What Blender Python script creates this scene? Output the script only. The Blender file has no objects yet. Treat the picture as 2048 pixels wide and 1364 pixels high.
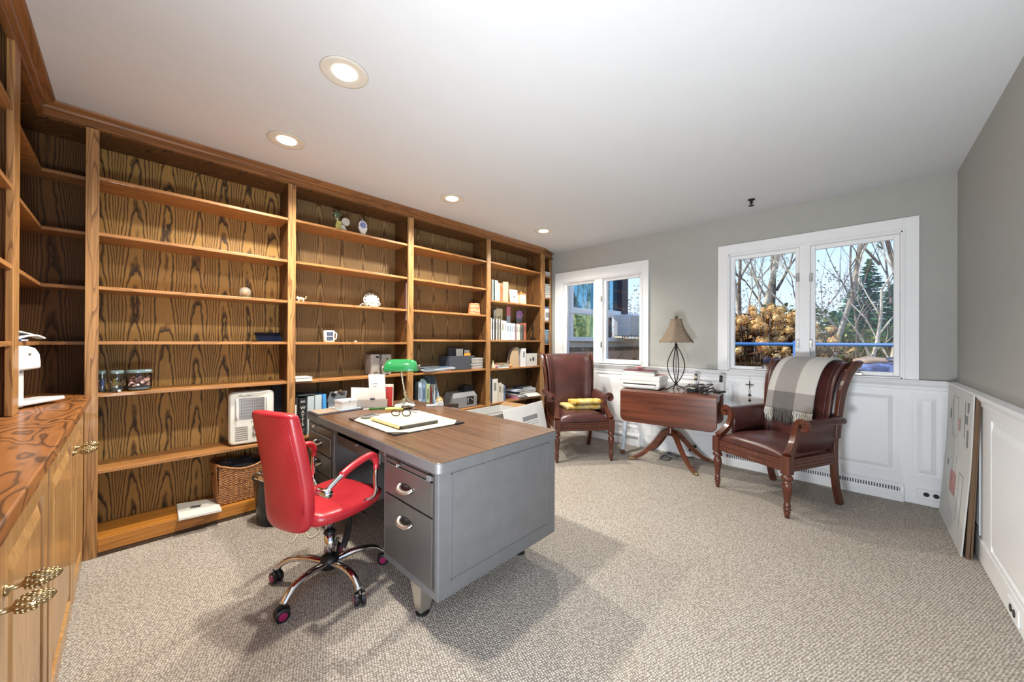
import bpy, bmesh, math, random
from mathutils import Vector, Matrix, Euler, noise as mnoise
SC = bpy.context.scene
COL = SC.collection
PI = math.pi
# ---------------------------------------------------------------- camera
CAMH = 1.204; FPX = 730.15
YAW = math.radians(43.613); PIT = math.radians(.105); ROL = math.radians(.249)
CF = Vector((math.cos(YAW)*math.cos(PIT), math.sin(YAW)*math.cos(PIT), math.sin(PIT)))
CR0 = Vector((math.sin(YAW), -math.cos(YAW), 0)); CU0 = CR0.cross(CF)
CR = CR0*math.cos(ROL)+CU0*math.sin(ROL); CU = -CR0*math.sin(ROL)+CU0*math.cos(ROL)
CP = Vector((0, 0, CAMH))
cam_d = bpy.data.cameras.new('camera'); cam = bpy.data.objects.new('camera', cam_d); COL.objects.link(cam)
cam_d.sensor_fit = 'HORIZONTAL'; cam_d.sensor_width = 36; cam_d.lens = FPX/2048*36; cam_d.clip_start = .02; cam_d.clip_end = 300
rm = Matrix((CR, CU, -CF)).transposed().to_4x4(); rm.translation = CP
cam.matrix_world = rm
SC.camera = cam
def _ray(u, v): return CF+CR*((u-1024)/FPX)+CU*((682-v)/FPX)
def _hit(u, v, i, val):
    d = _ray(u, v); t = (val-CP[i])/d[i]; return CP+d*t
def PX(u, v, x): return _hit(u, v, 0, x)      # the point of the plane x = const seen there
def PY(u, v, y): return _hit(u, v, 1, y)
def PZ(u, v, z): return _hit(u, v, 2, z)
# ---------------------------------------------------------------- world, sun, exposure
SC.view_settings.view_transform = 'Standard'; SC.view_settings.look = 'None'
SC.view_settings.exposure = 0.4; SC.view_settings.gamma = 1; SC.view_settings.use_curve_mapping = False
W = bpy.data.worlds.new('sky'); SC.world = W; W.use_nodes = True
wn = W.node_tree.nodes; wl = W.node_tree.links; wn.clear()
wo = wn.new('ShaderNodeOutputWorld'); wb = wn.new('ShaderNodeBackground'); wl.new(wb.outputs[0], wo.inputs[0])
tc = wn.new('ShaderNodeTexCoord'); sx = wn.new('ShaderNodeSeparateXYZ'); wl.new(tc.outputs['Generated'], sx.inputs[0])
mr = wn.new('ShaderNodeMapRange'); wl.new(sx.outputs['Z'], mr.inputs[0]); mr.inputs[1].default_value = -1; mr.inputs[2].default_value = 1
cr = wn.new('ShaderNodeValToRGB'); wl.new(mr.outputs[0], cr.inputs[0]); wl.new(cr.outputs[0], wb.inputs[0])
for p, c in ((0, (.62, .58, .52, 1)), (.49, (.70, .68, .64, 1)), (.51, (.66, .80, .96, 1)), (.60, (.42, .62, .90, 1)), (1, (.24, .44, .85, 1))):
    if p == 0: e = cr.color_ramp.elements[0]; e.color = c
    elif p == 1: e = cr.color_ramp.elements[len(cr.color_ramp.elements)-1]; e.color = c
    else: e = cr.color_ramp.elements.new(p); e.color = c
wb.inputs[1].default_value = 1.25
def light(name, kind, loc, energy, color=(1, 1, 1), **k):
    d = bpy.data.lights.new(name, kind); d.energy = energy; d.color = color
    for a, b in k.items(): setattr(d, a, b)
    o = bpy.data.objects.new(name, d); COL.objects.link(o); o.location = loc; return o
sun = light('sun', 'SUN', (20, 0, 20), 4.2, (1, .93, .8), angle=math.radians(.6))
sun.rotation_euler = Vector((.35, -1, -.85)).to_track_quat('-Z', 'Y').to_euler()
# two added fill spots low behind the camera, brightening ceiling and walls
for _n, _p, _d, _e in (('bounce_fill', (-.08, -.3, .4), (.30, .42, .78), 135.0), ('bounce_fill', (-.32, .40, .4), (.80, .16, .50), 190.0)):
    fl = light(_n, 'SPOT', _p, _e, (.87, .94, 1), spot_size=math.radians(150), spot_blend=1, shadow_soft_size=.2)
    fl.rotation_euler = Vector(_d).to_track_quat('-Z', 'Y').to_euler()
LAMP_W = 115       # each recessed downlight
# ---------------------------------------------------------------- helpers
def S(r, g, b):
    f = lambda c: ((c/255+.055)/1.055)**2.4 if c > 10 else c/255/12.92
    return (f(r), f(g), f(b), 1)
MATS = {}
class NT:
    def __init__(s, name):
        s.m = bpy.data.materials.new(name); s.m.use_nodes = True; s.n = s.m.node_tree.nodes; s.l = s.m.node_tree.links
        s.n.clear(); s.out = s.n.new('ShaderNodeOutputMaterial'); s.b = s.n.new('ShaderNodeBsdfPrincipled'); s.l.new(s.b.outputs[0], s.out.inputs[0])
    def N(s, t, **k):
        n = s.n.new(t)
        for a, b in k.items(): setattr(n, a, b)
        return n
    def L(s, a, b): s.l.new(a, b)
    def val(s, x, inp):
        if isinstance(x, (int, float)): inp.default_value = x
        elif isinstance(x, tuple): inp.default_value = x
        else: s.l.new(x, inp)
    def math(s, op, a, b=0.0, c=None):
        n = s.N('ShaderNodeMath', operation=op); s.val(a, n.inputs[0]); s.val(b, n.inputs[1])
        if c is not None: s.val(c, n.inputs[2])
        return n.outputs[0]
    def coords(s, scale=(1, 1, 1), rot=(0, 0, 0)):
        t = s.N('ShaderNodeTexCoord'); m = s.N('ShaderNodeMapping'); s.L(t.outputs['Object'], m.inputs[0])
        m.inputs['Scale'].default_value = scale; m.inputs['Rotation'].default_value = rot; return m.outputs[0]
    def noise(s, vec, scale=1, detail=2, rough=.5, dist=0):
        n = s.N('ShaderNodeTexNoise'); s.L(vec, n.inputs['Vector']); n.inputs['Scale'].default_value = scale
        n.inputs['Detail'].default_value = detail; n.inputs['Roughness'].default_value = rough; n.inputs['Distortion'].default_value = dist
        return n.outputs['Fac']
    def ramp(s, fac, stops, interp='LINEAR'):
        n = s.N('ShaderNodeValToRGB'); s.L(fac, n.inputs[0]); r = n.color_ramp; r.interpolation = interp
        r.elements[0].position, r.elements[0].color = stops[0]; r.elements[1].position, r.elements[1].color = stops[-1]
        for p, c in stops[1:-1]: e = r.elements.new(p); e.color = c
        return n.outputs[0]
    def mix(s, fac, a, b, mode='MIX'):
        n = s.N('ShaderNodeMix', data_type='RGBA', blend_type=mode); s.val(fac, n.inputs[0]); s.val(a, n.inputs[6]); s.val(b, n.inputs[7]); return n.outputs[2]
    def bump(s, h, strength=.3, dist=.01):
        n = s.N('ShaderNodeBump'); n.inputs['Strength'].default_value = strength; n.inputs['Distance'].default_value = dist
        s.L(h, n.inputs['Height']); s.L(n.outputs[0], s.b.inputs['Normal'])
    def p(s, **k):
        for a, b in k.items():
            s.val(b, s.b.inputs[{'col': 'Base Color', 'rough': 'Roughness', 'metal': 'Metallic', 'coat': 'Coat Weight', 'crough': 'Coat Roughness', 'trans': 'Transmission Weight', 'ior': 'IOR',
                  'spec': 'Specular IOR Level', 'emit': 'Emission Color', 'estr': 'Emission Strength', 'sheen': 'Sheen Weight', 'alpha': 'Alpha'}[a]])
        return s
def plain(name, rgb, rough=.5, metal=0, var=.06, vs=8, bump=0, bs=60, coat=0, **k):
    """a paint, plastic or metal: one colour with a slight procedural unevenness"""
    if name in MATS: return MATS[name]
    t = NT(name); c = S(*rgb); v = t.coords()
    n = t.noise(v, vs, 3)
    lo = tuple(x*(1-var) for x in c[:3])+(1,); hi = tuple(min(1, x*(1+var)) for x in c[:3])+(1,)
    t.p(col=t.ramp(n, [(.3, lo), (.7, hi)]), rough=rough, metal=metal, coat=coat, **k)
    if bump: t.bump(t.noise(v, bs, 3), bump, .004)
    MATS[name] = t.m; return t.m
def cathedral(name, light_, dark, mid, k=1500, leaf=.13, zs=3.0, rag=1.3, rough=.42, width=.34, yaxis=False):
    """flat-sawn oak veneer, grain running up"""
    t = NT(name); v = t.coords(); sp = t.N('ShaderNodeSeparateXYZ'); t.L(v, sp.inputs[0])
    ac = t.math('ADD', sp.outputs[0], sp.outputs[1]); z = sp.outputs[2]
    big = t.noise(t.coords((1.3, 1.3, .5)), 1.6, 2)
    ac = t.math('ADD', ac, t.math('MULTIPLY', big, .07))
    cell = t.math('FLOOR', t.math('DIVIDE', ac, leaf))
    xp = t.math('SUBTRACT', t.math('MODULO', t.math('ADD', ac, 50*leaf), leaf), leaf*.5)
    off = t.noise(t.coords((6, 6, .0)), 1.3, 0)
    ph = t.math('MULTIPLY', t.math('MULTIPLY', xp, xp), k)
    rg = t.math('MULTIPLY', t.noise(t.coords((11, 11, 3.6)), 1, 3, .55), rag*1.7)
    lf = t.math('MULTIPLY', t.noise(t.coords((5, 5, 1.1)), 1, 2), 3.2)
    ph = t.math('ADD', t.math('ADD', t.math('ADD', ph, t.math('MULTIPLY', z, zs)), t.math('ADD', rg, lf)), t.math('MULTIPLY', cell, .37))
    fr = t.math('FRACT', ph)
    c = t.ramp(fr, [(0, dark), (width*.25, dark), (width, mid), (width*1.5, light_), (.86, light_), (1, mid)])
    pores = t.ramp(t.noise(t.coords((200, 200, 9)), 1, 3), [(.3, (.78, .78, .78, 1)), (.6, (1, 1, 1, 1))])
    c = t.mix(.6, c, pores, 'MULTIPLY')
    bl = t.ramp(t.noise(t.coords((2, 2, 1.5)), 1.5, 3), [(.25, (.78, .8, .84, 1)), (.75, (1.12, 1.08, 1, 1))])
    c = t.mix(.8, c, bl, 'MULTIPLY')
    t.p(col=c, rough=.62, spec=.3); t.bump(pores, .12, .002); MATS[name] = t.m; return t.m
def straight(name, light_, dark, axis='z', rough=.4, ac=60, al=2.2, fig=1.0, coat=.15):
    """straight grain along one axis"""
    t = NT(name)
    sc = {'x': (al, ac, ac), 'y': (ac, al, ac), 'z': (ac, ac, al)}[axis]
    sc2 = {'x': (al*.4, ac*.14, ac*.14), 'y': (ac*.14, al*.4, ac*.14), 'z': (ac*.14, ac*.14, al*.4)}[axis]
    a = t.noise(t.coords(sc), 1, 3, .6); b = t.noise(t.coords(sc2), 1, 2)
    f = t.math('FRACT', t.math('MULTIPLY', b, 11))
    lines = t.ramp(f, [(0, (1, 1, 1, 1)), (.1, (1, 1, 1, 1)), (.3, (0, 0, 0, 1)), (1, (0, 0, 0, 1))])
    m = t.math('MULTIPLY', lines, .55*fig)
    g = t.ramp(a, [(.36, (0, 0, 0, 1)), (.66, (1, 1, 1, 1))])
    mid = tuple((x*.45+y*.55) for x, y in zip(light_, dark))
    c = t.mix(g, mid, light_); c = t.mix(m, c, dark)
    t.p(col=c, rough=rough, coat=coat); t.bump(a, .08, .002); MATS[name] = t.m; return t.m

class G:
    """collects vertices and faces for ONE mesh"""
    def __init__(s): s.v = []; s.f = []; s.T = None
    def add(s, vs, fs):
        n = len(s.v)
        for p in vs:
            p = Vector(p)
            s.v.append(s.T @ p if s.T else p)
        s.f += [tuple(i+n for i in f) for f in fs]; return s
    def box(s, x0, x1, y0, y1, z0, z1):
        s.add([(x0, y0, z0), (x1, y0, z0), (x1, y1, z0), (x0, y1, z0), (x0, y0, z1), (x1, y0, z1), (x1, y1, z1), (x0, y1, z1)],
              [(0, 3, 2, 1), (4, 5, 6, 7), (0, 1, 5, 4), (1, 2, 6, 5), (2, 3, 7, 6), (3, 0, 4, 7)]); return s
    def cbox(s, c, size, rot=None):
        h = [q/2 for q in size]; M = Matrix.Translation(Vector(c)) @ (Euler(rot).to_matrix().to_4x4() if rot else Matrix())
        vs = [M @ Vector(p) for p in [(-h[0], -h[1], -h[2]), (h[0], -h[1], -h[2]), (h[0], h[1], -h[2]), (-h[0], h[1], -h[2]), (-h[0], -h[1], h[2]), (h[0], -h[1], h[2]), (h[0], h[1], h[2]), (-h[0], h[1], h[2])]]
        s.add(vs, [(0, 3, 2, 1), (4, 5, 6, 7), (0, 1, 5, 4), (1, 2, 6, 5), (2, 3, 7, 6), (3, 0, 4, 7)]); return s
    def loft(s, rings, cap=True, closed=True, wrap=False):
        n = len(rings[0]); vs = [p for r in rings for p in r]; fs = []
        m = len(rings); R = m if wrap else m-1
        for i in range(R):
            for j in range(n if closed else n-1):
                a = i*n+j; b = i*n+(j+1) % n; i2 = (i+1) % m
                fs.append((a, b, i2*n+(j+1) % n, i2*n+j))
        if cap and closed and not wrap: fs += [tuple(range(n))[::-1], tuple(range((m-1)*n, m*n))]
        s.add(vs, fs); return s
    def tube(s, pts, r, n=8, cap=True, wrap=False, flat=1.0, up=None):
        pts = [Vector(p) for p in pts]; rings = []; m = len(pts); prev = None
        for i, p in enumerate(pts):
            if wrap: d = pts[(i+1) % m]-pts[i-1]
            else: d = pts[min(i+1, m-1)]-pts[max(i-1, 0)]
            d = d.normalized() if d.length > 1e-9 else Vector((0, 0, 1))
            if prev is None:
                a = Vector(up) if up else (Vector((0, 0, 1)) if abs(d.z) < .9 else Vector((1, 0, 0)))
                a = (a-d*a.dot(d)).normalized()
            else:
                a = prev-d*prev.dot(d); a = a.normalized() if a.length > 1e-6 else prev
            prev = a; b = d.cross(a); rr = r[i] if isinstance(r, (list, tuple)) else r
            rings.append([p+a*math.cos(t*2*PI/n)*rr*flat+b*math.sin(t*2*PI/n)*rr for t in range(n)])
        return s.loft(rings, cap, True, wrap)
    def bar(s, pts, w, t, up=(0, 0, 1), cap=True):
        """rectangular section along a path: w across, t along `up`"""
        pts = [Vector(p) for p in pts]; rings = []; m = len(pts)
        for i, p in enumerate(pts):
            d = (pts[min(i+1, m-1)]-pts[max(i-1, 0)]).normalized(); u = Vector(up); u = (u-d*u.dot(d)).normalized(); b = d.cross(u)
            ww = w[i] if isinstance(w, (list, tuple)) else w; tt = t[i] if isinstance(t, (list, tuple)) else t
            rings.append([p+b*ww/2+u*tt/2, p-b*ww/2+u*tt/2, p-b*ww/2-u*tt/2, p+b*ww/2-u*tt/2])
        return s.loft(rings, cap)
    def cyl(s, p0, p1, r0, r1=None, n=20): return s.tube([p0, p1], [r0, r0 if r1 is None else r1], n)
    def lathe(s, prof, n=24, c=(0, 0, 0), ax=None, cap=True):
        c = Vector(c); M = Matrix() if ax is None else Vector(ax).to_track_quat('Z', 'Y').to_matrix().to_4x4()
        return s.loft([[c+(M @ Vector((r*math.cos(t*2*PI/n), r*math.sin(t*2*PI/n), z))) for t in range(n)] for r, z in prof], cap)
    def prism(s, poly, a, b, plane='xz'):
        """a polygon drawn in `plane`, pulled from a to b along the third axis"""
        f = {'xz': lambda p, q: (p[0], q, p[1]), 'yz': lambda p, q: (q, p[0], p[1]), 'xy': lambda p, q: (p[0], p[1], q)}[plane]
        return s.loft([[f(p, a) for p in poly], [f(p, b) for p in poly]])
    def ball(s, c, rx, ry=None, rz=None, n=14, m=9):
        ry = ry or rx; rz = rz or rx
        return s.loft([[(c[0]+rx*math.sin(PI*(i+.02)/(m-1+.04))*math.cos(2*PI*j/n), c[1]+ry*math.sin(PI*(i+.02)/(m-1+.04))*math.sin(2*PI*j/n), c[2]-rz*math.cos(PI*i/(m-1))) for j in range(n)] for i in range(m)])
    def grid(s, f, nu, nv):
        s.add([f(i/nu, j/nv) for i in range(nu+1) for j in range(nv+1)], [(i*(nv+1)+j, (i+1)*(nv+1)+j, (i+1)*(nv+1)+j+1, i*(nv+1)+j+1) for i in range(nu) for j in range(nv)]); return s
    def o(s, name, mat, parent=None, smooth=False, bev=0, sub=0, solid=0, loc=None, bseg=2, kind=None, label=None):
        me = bpy.data.meshes.new(name); me.from_pydata([tuple(p) for p in s.v], [], s.f); me.update()
        bm = bmesh.new(); bm.from_mesh(me); bmesh.ops.recalc_face_normals(bm, faces=bm.faces); bm.to_mesh(me); bm.free()
        ob = bpy.data.objects.new(name, me); COL.objects.link(ob)
        if mat: me.materials.append(mat)
        if smooth:
            for p in me.polygons: p.use_smooth = True
        if solid: q = ob.modifiers.new('thickness', 'SOLIDIFY'); q.thickness = solid; q.offset = 0
        if bev: q = ob.modifiers.new('edge', 'BEVEL'); q.width = bev; q.segments = bseg; q.limit_method = 'ANGLE'; q.angle_limit = .6
        if sub: q = ob.modifiers.new('smooth', 'SUBSURF'); q.levels = sub; q.render_levels = sub
        if parent: ob.parent = parent
        if loc: ob.location = loc
        if kind: ob['kind'] = kind
        if label: ob['label'] = label
        return ob
def sp(pts, k=5, closed=False):
    """Catmull-Rom through the points"""
    P = [Vector(p) for p in pts]; n = len(P); out = []
    for i in range(n if closed else n-1):
        g = (lambda j: P[j % n]) if closed else (lambda j: P[max(0, min(n-1, j))])
        a, b, c, d = g(i-1), g(i), g(i+1), g(i+2)
        for q in range(k):
            t = q/k; out.append(.5*((2*b)+(c-a)*t+(2*a-5*b+4*c-d)*t*t+(3*b-a-3*c+d)*t**3))
    if not closed: out.append(P[-1])
    return out
def thing(name, label, cat, loc=(0, 0, 0), rz=0, group=None):
    o = bpy.data.objects.new(name, None); COL.objects.link(o); o.location = loc; o.rotation_euler = (0, 0, rz); o.empty_display_size = .05
    o['label'] = label; o['category'] = cat
    if group: o['group'] = group
    return o
def tag(o, label, cat, group=None):
    o['label'] = label; o['category'] = cat
    if group: o['group'] = group
    return o
def struct(o): o['kind'] = 'structure'; return o
def text(body, size, loc, rot, mat, parent, depth=.0006, name='lettering', align='CENTER', spacing=1):
    c = bpy.data.curves.new(name, 'FONT'); c.body = body; c.size = size; c.extrude = depth; c.align_x = align; c.align_y = 'CENTER'; c.space_line = spacing
    tmp = bpy.data.objects.new('tmp', c); COL.objects.link(tmp); bpy.context.view_layer.update()
    me = bpy.data.meshes.new_from_object(tmp.evaluated_get(bpy.context.evaluated_depsgraph_get())); bpy.data.objects.remove(tmp); bpy.data.curves.remove(c)
    o = bpy.data.objects.new(name, me); COL.objects.link(o); o.location = loc; o.rotation_euler = rot; me.materials.clear(); me.materials.append(mat)
    if parent: o.parent = parent
    return o
def dup(root, loc=None, rz=None, label=None):
    r = root.copy(); COL.objects.link(r)
    if loc is not None: r.location = loc
    if rz is not None: r.rotation_euler = (0, 0, rz)
    if label: r['label'] = label
    for ch in list(root.children):
        c = ch.copy(); COL.objects.link(c); c.parent = r
        for g in list(ch.children): d = g.copy(); COL.objects.link(d); d.parent = c
    return r
# ---------------------------------------------------------------- materials
OAKP = cathedral('oak_veneer_panel', S(176, 136, 76), S(70, 54, 36), S(130, 98, 56), k=700, leaf=.15, zs=3.6, rag=1.7, width=.26, rough=.5)  # first bay: golden tone includes the warm light falling there
OAKP2 = cathedral('oak_panel_quiet_dim', S(152, 122, 82), S(94, 72, 46), S(126, 100, 66), k=900, leaf=.19, zs=2.6, rag=1.5, width=.36, rough=.5)  # other bays: quieter figure, greyer tone paints in their weaker warm light
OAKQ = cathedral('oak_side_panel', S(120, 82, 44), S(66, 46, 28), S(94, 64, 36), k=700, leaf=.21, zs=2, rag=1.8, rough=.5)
OAKX = straight('oak_shelf', S(182, 128, 74), S(112, 72, 38), 'x')
OAKY = straight('oak_shelf_side', S(178, 124, 70), S(108, 70, 38), 'y')
OAKZ = straight('oak_upright', S(188, 140, 86), S(104, 68, 38), 'z', ac=95, fig=1.3)
OAKR = straight('oak_rail', S(150, 98, 52), S(88, 54, 28), 'x')
OAKRY = straight('oak_rail_side', S(146, 96, 54), S(88, 54, 28), 'y')
OAKD = straight('oak_door', S(186, 144, 92), S(128, 92, 54), 'z', ac=45, fig=.6, rough=.35, coat=.3)
OAKK = straight('oak_base', S(190, 126, 50), S(126, 78, 30), 'x', rough=.3, coat=.4)
def _counter():
    t = NT('oak_counter'); n = t.noise(t.coords((6.5, 1.9, 6.5)), 1, 2, .5, .3)
    f = t.math('FRACT', t.math('MULTIPLY', n, 13))
    c = t.ramp(f, [(0, S(84, 52, 26)), (.12, S(90, 56, 28)), (.34, S(146, 92, 46)), (.8, S(156, 100, 52)), (1, S(122, 76, 38))])
    c = t.mix(.6, c, t.ramp(t.noise(t.coords((160, 8, 160)), 1, 3), [(.35, (.75, .72, .7, 1)), (.6, (1, 1, 1, 1))]), 'MULTIPLY')
    t.p(col=c, rough=.4, coat=.25, crough=.15); return t.m
COUNTER = _counter()
def _carpet():
    t = NT('berber_carpet'); v = t.coords((1, 1, 1), (0, 0, .35))
    vo = t.N('ShaderNodeTexVoronoi', feature='F1'); t.L(v, vo.inputs['Vector']); vo.inputs['Scale'].default_value = 104; vo.inputs['Randomness'].default_value = .42
    h = t.ramp(vo.outputs['Distance'], [(.12, (1, 1, 1, 1)), (.62, (0, 0, 0, 1))])
    big = t.noise(t.coords(), 2.2, 3); fine = t.noise(t.coords(), 190, 2)
    base = t.mix(t.ramp(big, [(.35, (0, 0, 0, 1)), (.65, (1, 1, 1, 1))]), S(220, 209, 194), S(226, 217, 206))
    c = t.mix(h, S(128, 119, 109), base)
    c = t.mix(.55, c, t.ramp(fine, [(.3, (.72, .72, .72, 1)), (.65, (1.1, 1.1, 1.1, 1))]), 'MULTIPLY')
    t.p(col=c, rough=.95, spec=.1, sheen=.2); t.bump(h, .75, .006); return t.m
CARPET = _carpet()
WHITE = plain('white_trim_paint', (238, 239, 240), .38, var=.015)
CEIL = plain('ceiling_paint', (203, 205, 207), .9, var=.01)
GREY = plain('grey_wall_paint', (170, 170, 165), .8, var=.02, bump=.04, bs=180)
STEEL = plain('grey_desk_enamel', (101, 101, 102), .42, var=.07, vs=14, metal=.15)
STEELD = plain('dark_desk_enamel', (92, 89, 86), .3, var=.05, metal=.45)
ALU = plain('satin_aluminium', (196, 190, 180), .3, metal=.9)
CHROME = plain('chrome', (225, 225, 228), .06, metal=1, var=.01)
NICKEL = plain('nickel', (170, 168, 164), .35, metal=.8)
BRASS = plain('antique_brass', (168, 146, 108), .34, metal=1, var=.25, vs=160)
BLACK = plain('black_plastic', (24, 24, 26), .4, var=.1)
BLACKM = plain('matt_black', (18, 18, 19), .7)
IRON = plain('black_iron', (30, 28, 27), .5, metal=.3)
WPLAS = plain('white_plastic', (210, 212, 214), .32, var=.02)
GPLAS = plain('grey_plastic', (126, 126, 130), .4)
DGREY = plain('dark_grey', (70, 72, 76), .5)
PAPER = plain('white_paper', (206, 204, 198), .8, var=.03)
CREAM = plain('cream_paper', (206, 194, 160), .75, var=.03)
RED = plain('red_print', (176, 50, 44), .6)
MAROON = plain('maroon', (96, 40, 42), .6)
def _leather(name, a, b, rough=.32):
    t = NT(name); v = t.coords(); n = t.noise(v, 7, 3)
    t.p(col=t.ramp(n, [(.3, S(*a)), (.7, S(*b))]), rough=rough, spec=.55)
    vo = t.N('ShaderNodeTexVoronoi'); t.L(v, vo.inputs['Vector']); vo.inputs['Scale'].default_value = 320
    t.bump(vo.outputs['Distance'], .12, .002); return t.m
REDL = _leather('red_leather', (160, 30, 40), (178, 42, 50), .32)
BRNL = _leather('oxblood_leather', (66, 37, 35), (86, 48, 43), .3)
def _mahog(name, a, b, axis='y', rough=.28):
    t = NT(name); sc = {'y': (30, 1.6, 30), 'z': (34, 34, 2), 'x': (1.6, 30, 30)}[axis]
    n = t.noise(t.coords(sc), 1, 4, .6); t.p(col=t.ramp(n, [(.3, S(*a)), (.7, S(*b))]), rough=rough, coat=.3, crough=.15); return t.m
MAHOG = _mahog('mahogany', (74, 36, 22), (116, 62, 40)); CHERRY = _mahog('cherry_frame', (66, 31, 20), (98, 50, 33), 'z')
def _walnut():
    t = NT('walnut_laminate'); n = t.noise(t.coords((46, 1.5, 46)), 1, 4, .6); m = t.noise(t.coords((9, .7, 9)), 1, 3)
    c = t.ramp(n, [(.3, S(74, 52, 38)), (.7, S(112, 82, 60))])
    c = t.mix(.8, c, t.ramp(m, [(.35, (.8, .78, .74, 1)), (.65, (1.12, 1.1, 1.05, 1))]), 'MULTIPLY')
    sc = t.ramp(t.noise(t.coords((25, 25, 25)), 1, 5, .7), [(.735, (0, 0, 0, 1)), (.76, (1, 1, 1, 1))])
    c = t.mix(t.math('MULTIPLY', sc, .5), c, S(190, 165, 140)); t.p(col=c, rough=.34, coat=.15); return t.m
WALNUT = _walnut()
def glass(name, tint=(1, 1, 1), rough=0.0, alpha=None):
    """thin clear pane: mostly see-through, with a reflection at grazing angles"""
    t = NT(name); t.n.remove(t.b); tr = t.N('ShaderNodeBsdfTransparent'); gl = t.N('ShaderNodeBsdfGlossy'); gl.inputs['Roughness'].default_value = rough
    tr.inputs[0].default_value = (*tint, 1); mx = t.N('ShaderNodeMixShader'); fr = t.N('ShaderNodeFresnel'); fr.inputs[0].default_value = 1.45
    t.L(fr.outputs[0], mx.inputs[0]); t.L(tr.outputs[0], mx.inputs[1]); t.L(gl.outputs[0], mx.inputs[2]); t.L(mx.outputs[0], t.out.inputs[0]); MATS[name] = t.m; return t.m
PANE = glass('window_glass'); JARG = glass('jar_glass', (.86, .92, .95))
GREENG = plain('green_lamp_glass', (38, 122, 68), .08, coat=1, var=.04)
BEIGE = plain('beige', (205, 190, 160), .6)
LIGHTBLUE = plain('pale_blue_card', (168, 190, 208), .6); BLUE = plain('blue_cover', (58, 112, 170), .5); NAVY = plain('navy', (36, 46, 76), .5)
CARD = plain('greyboard', (206, 207, 205), .75, var=.03); KRAFT = plain('kraft_card', (150, 118, 82), .8)
GREENP = plain('green_card', (150, 170, 110), .7); YEL = plain('yellow', (214, 206, 70), .6); ORANGE = plain('orange', (220, 120, 60), .6)
PINK = plain('pink', (205, 120, 140), .6); LILAC = plain('lilac', (170, 130, 180), .6); TAN = plain('tan', (190, 160, 120), .7)
INK = plain('ink', (60, 62, 66), .7); PINKINK = plain('red_stamp_ink', (190, 140, 136), .8); GREYINK = plain('grey_ink', (130, 134, 138), .8)
# ================================================================= ROOM
XW = 4.105; YB = 3.34; YR = -.507; XL = -.66; H = 2.44
struct(G().box(XL-.1, XW+.16, YR-.1, YB+.1, -.12, 0).o('floor', CARPET))
struct(G().box(XL-.1, XW+.16, YR-.1, YB+.1, H, H+.1).o('ceiling', CEIL))
struct(G().box(XL-.1, XW+.16, YB, YB+.1, 0, H).o('wall_back', GREY))
struct(G().box(XL-.1, XL, .62, YB, 0, H).o('wall_left', GREY))
# window openings, measured on the wall face
def wy(u, v=600): return PX(u, v, XW).y
LO = dict(y0=wy(1805), y1=wy(1457), z0=PX(1457, 747, XW).z, z1=PX(1630, 487, XW).z)
SO = dict(y0=wy(1284), y1=wy(1125), z0=PX(1240, 735, XW).z, z1=PX(1205, 555, XW).z)
LO['z0'] = .93; SO['z0'] = .945
w = G(); T = XW+.15
w.box(XW, T, YR-.1, LO['y0'], 0, H).box(XW, T, LO['y0'], LO['y1'], 0, LO['z0']).box(XW, T, LO['y0'], LO['y1'], LO['z1'], H)
w.box(XW, T, LO['y1'], SO['y0'], 0, H).box(XW, T, SO['y0'], SO['y1'], 0, SO['z0']).box(XW, T, SO['y0'], SO['y1'], SO['z1'], H).box(XW, T, SO['y1'], YB, 0, H)
struct(w.o('wall_window', GREY))
struct(G().box(.6, XW, YR-.1, YR, 0, H).o('wall_right', GREY))
# wainscot on the window wall
def panel_x(g, x, y0, y1, z0, z1):     # raised panel on a wall that faces -x
    b = .016; g.box(x-.006, x, y0, y0+b, z0, z1).box(x-.006, x, y1-b, y1, z0, z1).box(x-.006, x, y0+b, y1-b, z0, z0+b).box(x-.006, x, y0+b, y1-b, z1-b, z1)
    i, j = .035, .062
    g.loft([[(x, y0+i, z0+i), (x, y1-i, z0+i), (x, y1-i, z1-i), (x, y0+i, z1-i)], [(x-.011, y0+j, z0+j), (x-.011, y1-j, z0+j), (x-.011, y1-j, z1-j), (x-.011, y0+j, z1-j)]])
def panel_y(g, y, x0, x1, z0, z1):
    b = .016; g.box(x0, x0+b, y, y+.006, z0, z1).box(x1-b, x1, y, y+.006, z0, z1).box(x0+b, x1-b, y, y+.006, z0, z0+b).box(x0+b, x1-b, y, y+.006, z1-b, z1)
    i, j = .035, .062
    g.loft([[(x0+i, y, z0+i), (x1-i, y, z0+i), (x1-i, y, z1-i), (x0+i, y, z1-i)], [(x0+j, y+.011, z0+j), (x1-j, y+.011, z0+j), (x1-j, y+.011, z1-j), (x0+j, y+.011, z1-j)]])
g = G().box(XW-.016, XW, YR, YB, 0, .9)
X0 = XW-.016
for y0, y1 in ((wy(1887), wy(1820)), (wy(1799), wy(1456)), (wy(1449), wy(1312)), (wy(1286), wy(1193)), (wy(1183), wy(1120))): panel_x(g, X0, y0, y1, .2, .835)
struct(g.o('trim_wainscot_window', WHITE))
g = G(); g.box(.6, XW-.016, YR, YR+.016, 0, .9)
Y0 = YR+.016
for x0, x1 in ((3.29, 4.05), (2.1, 3.05), (1.15, 2.05), (.62, 1.1)): panel_y(g, Y0, x0, x1, .13, .825)
struct(g.o('trim_wainscot_right', WHITE))
struct(G().box(.6, X0, Y0, Y0+.008, 0, .12).o('baseboard_right', WHITE, bev=.003))
struct(G().box(X0-.008, X0, YR+.016, YB, 0, .1).o('baseboard_window', WHITE, bev=.003))
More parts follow.
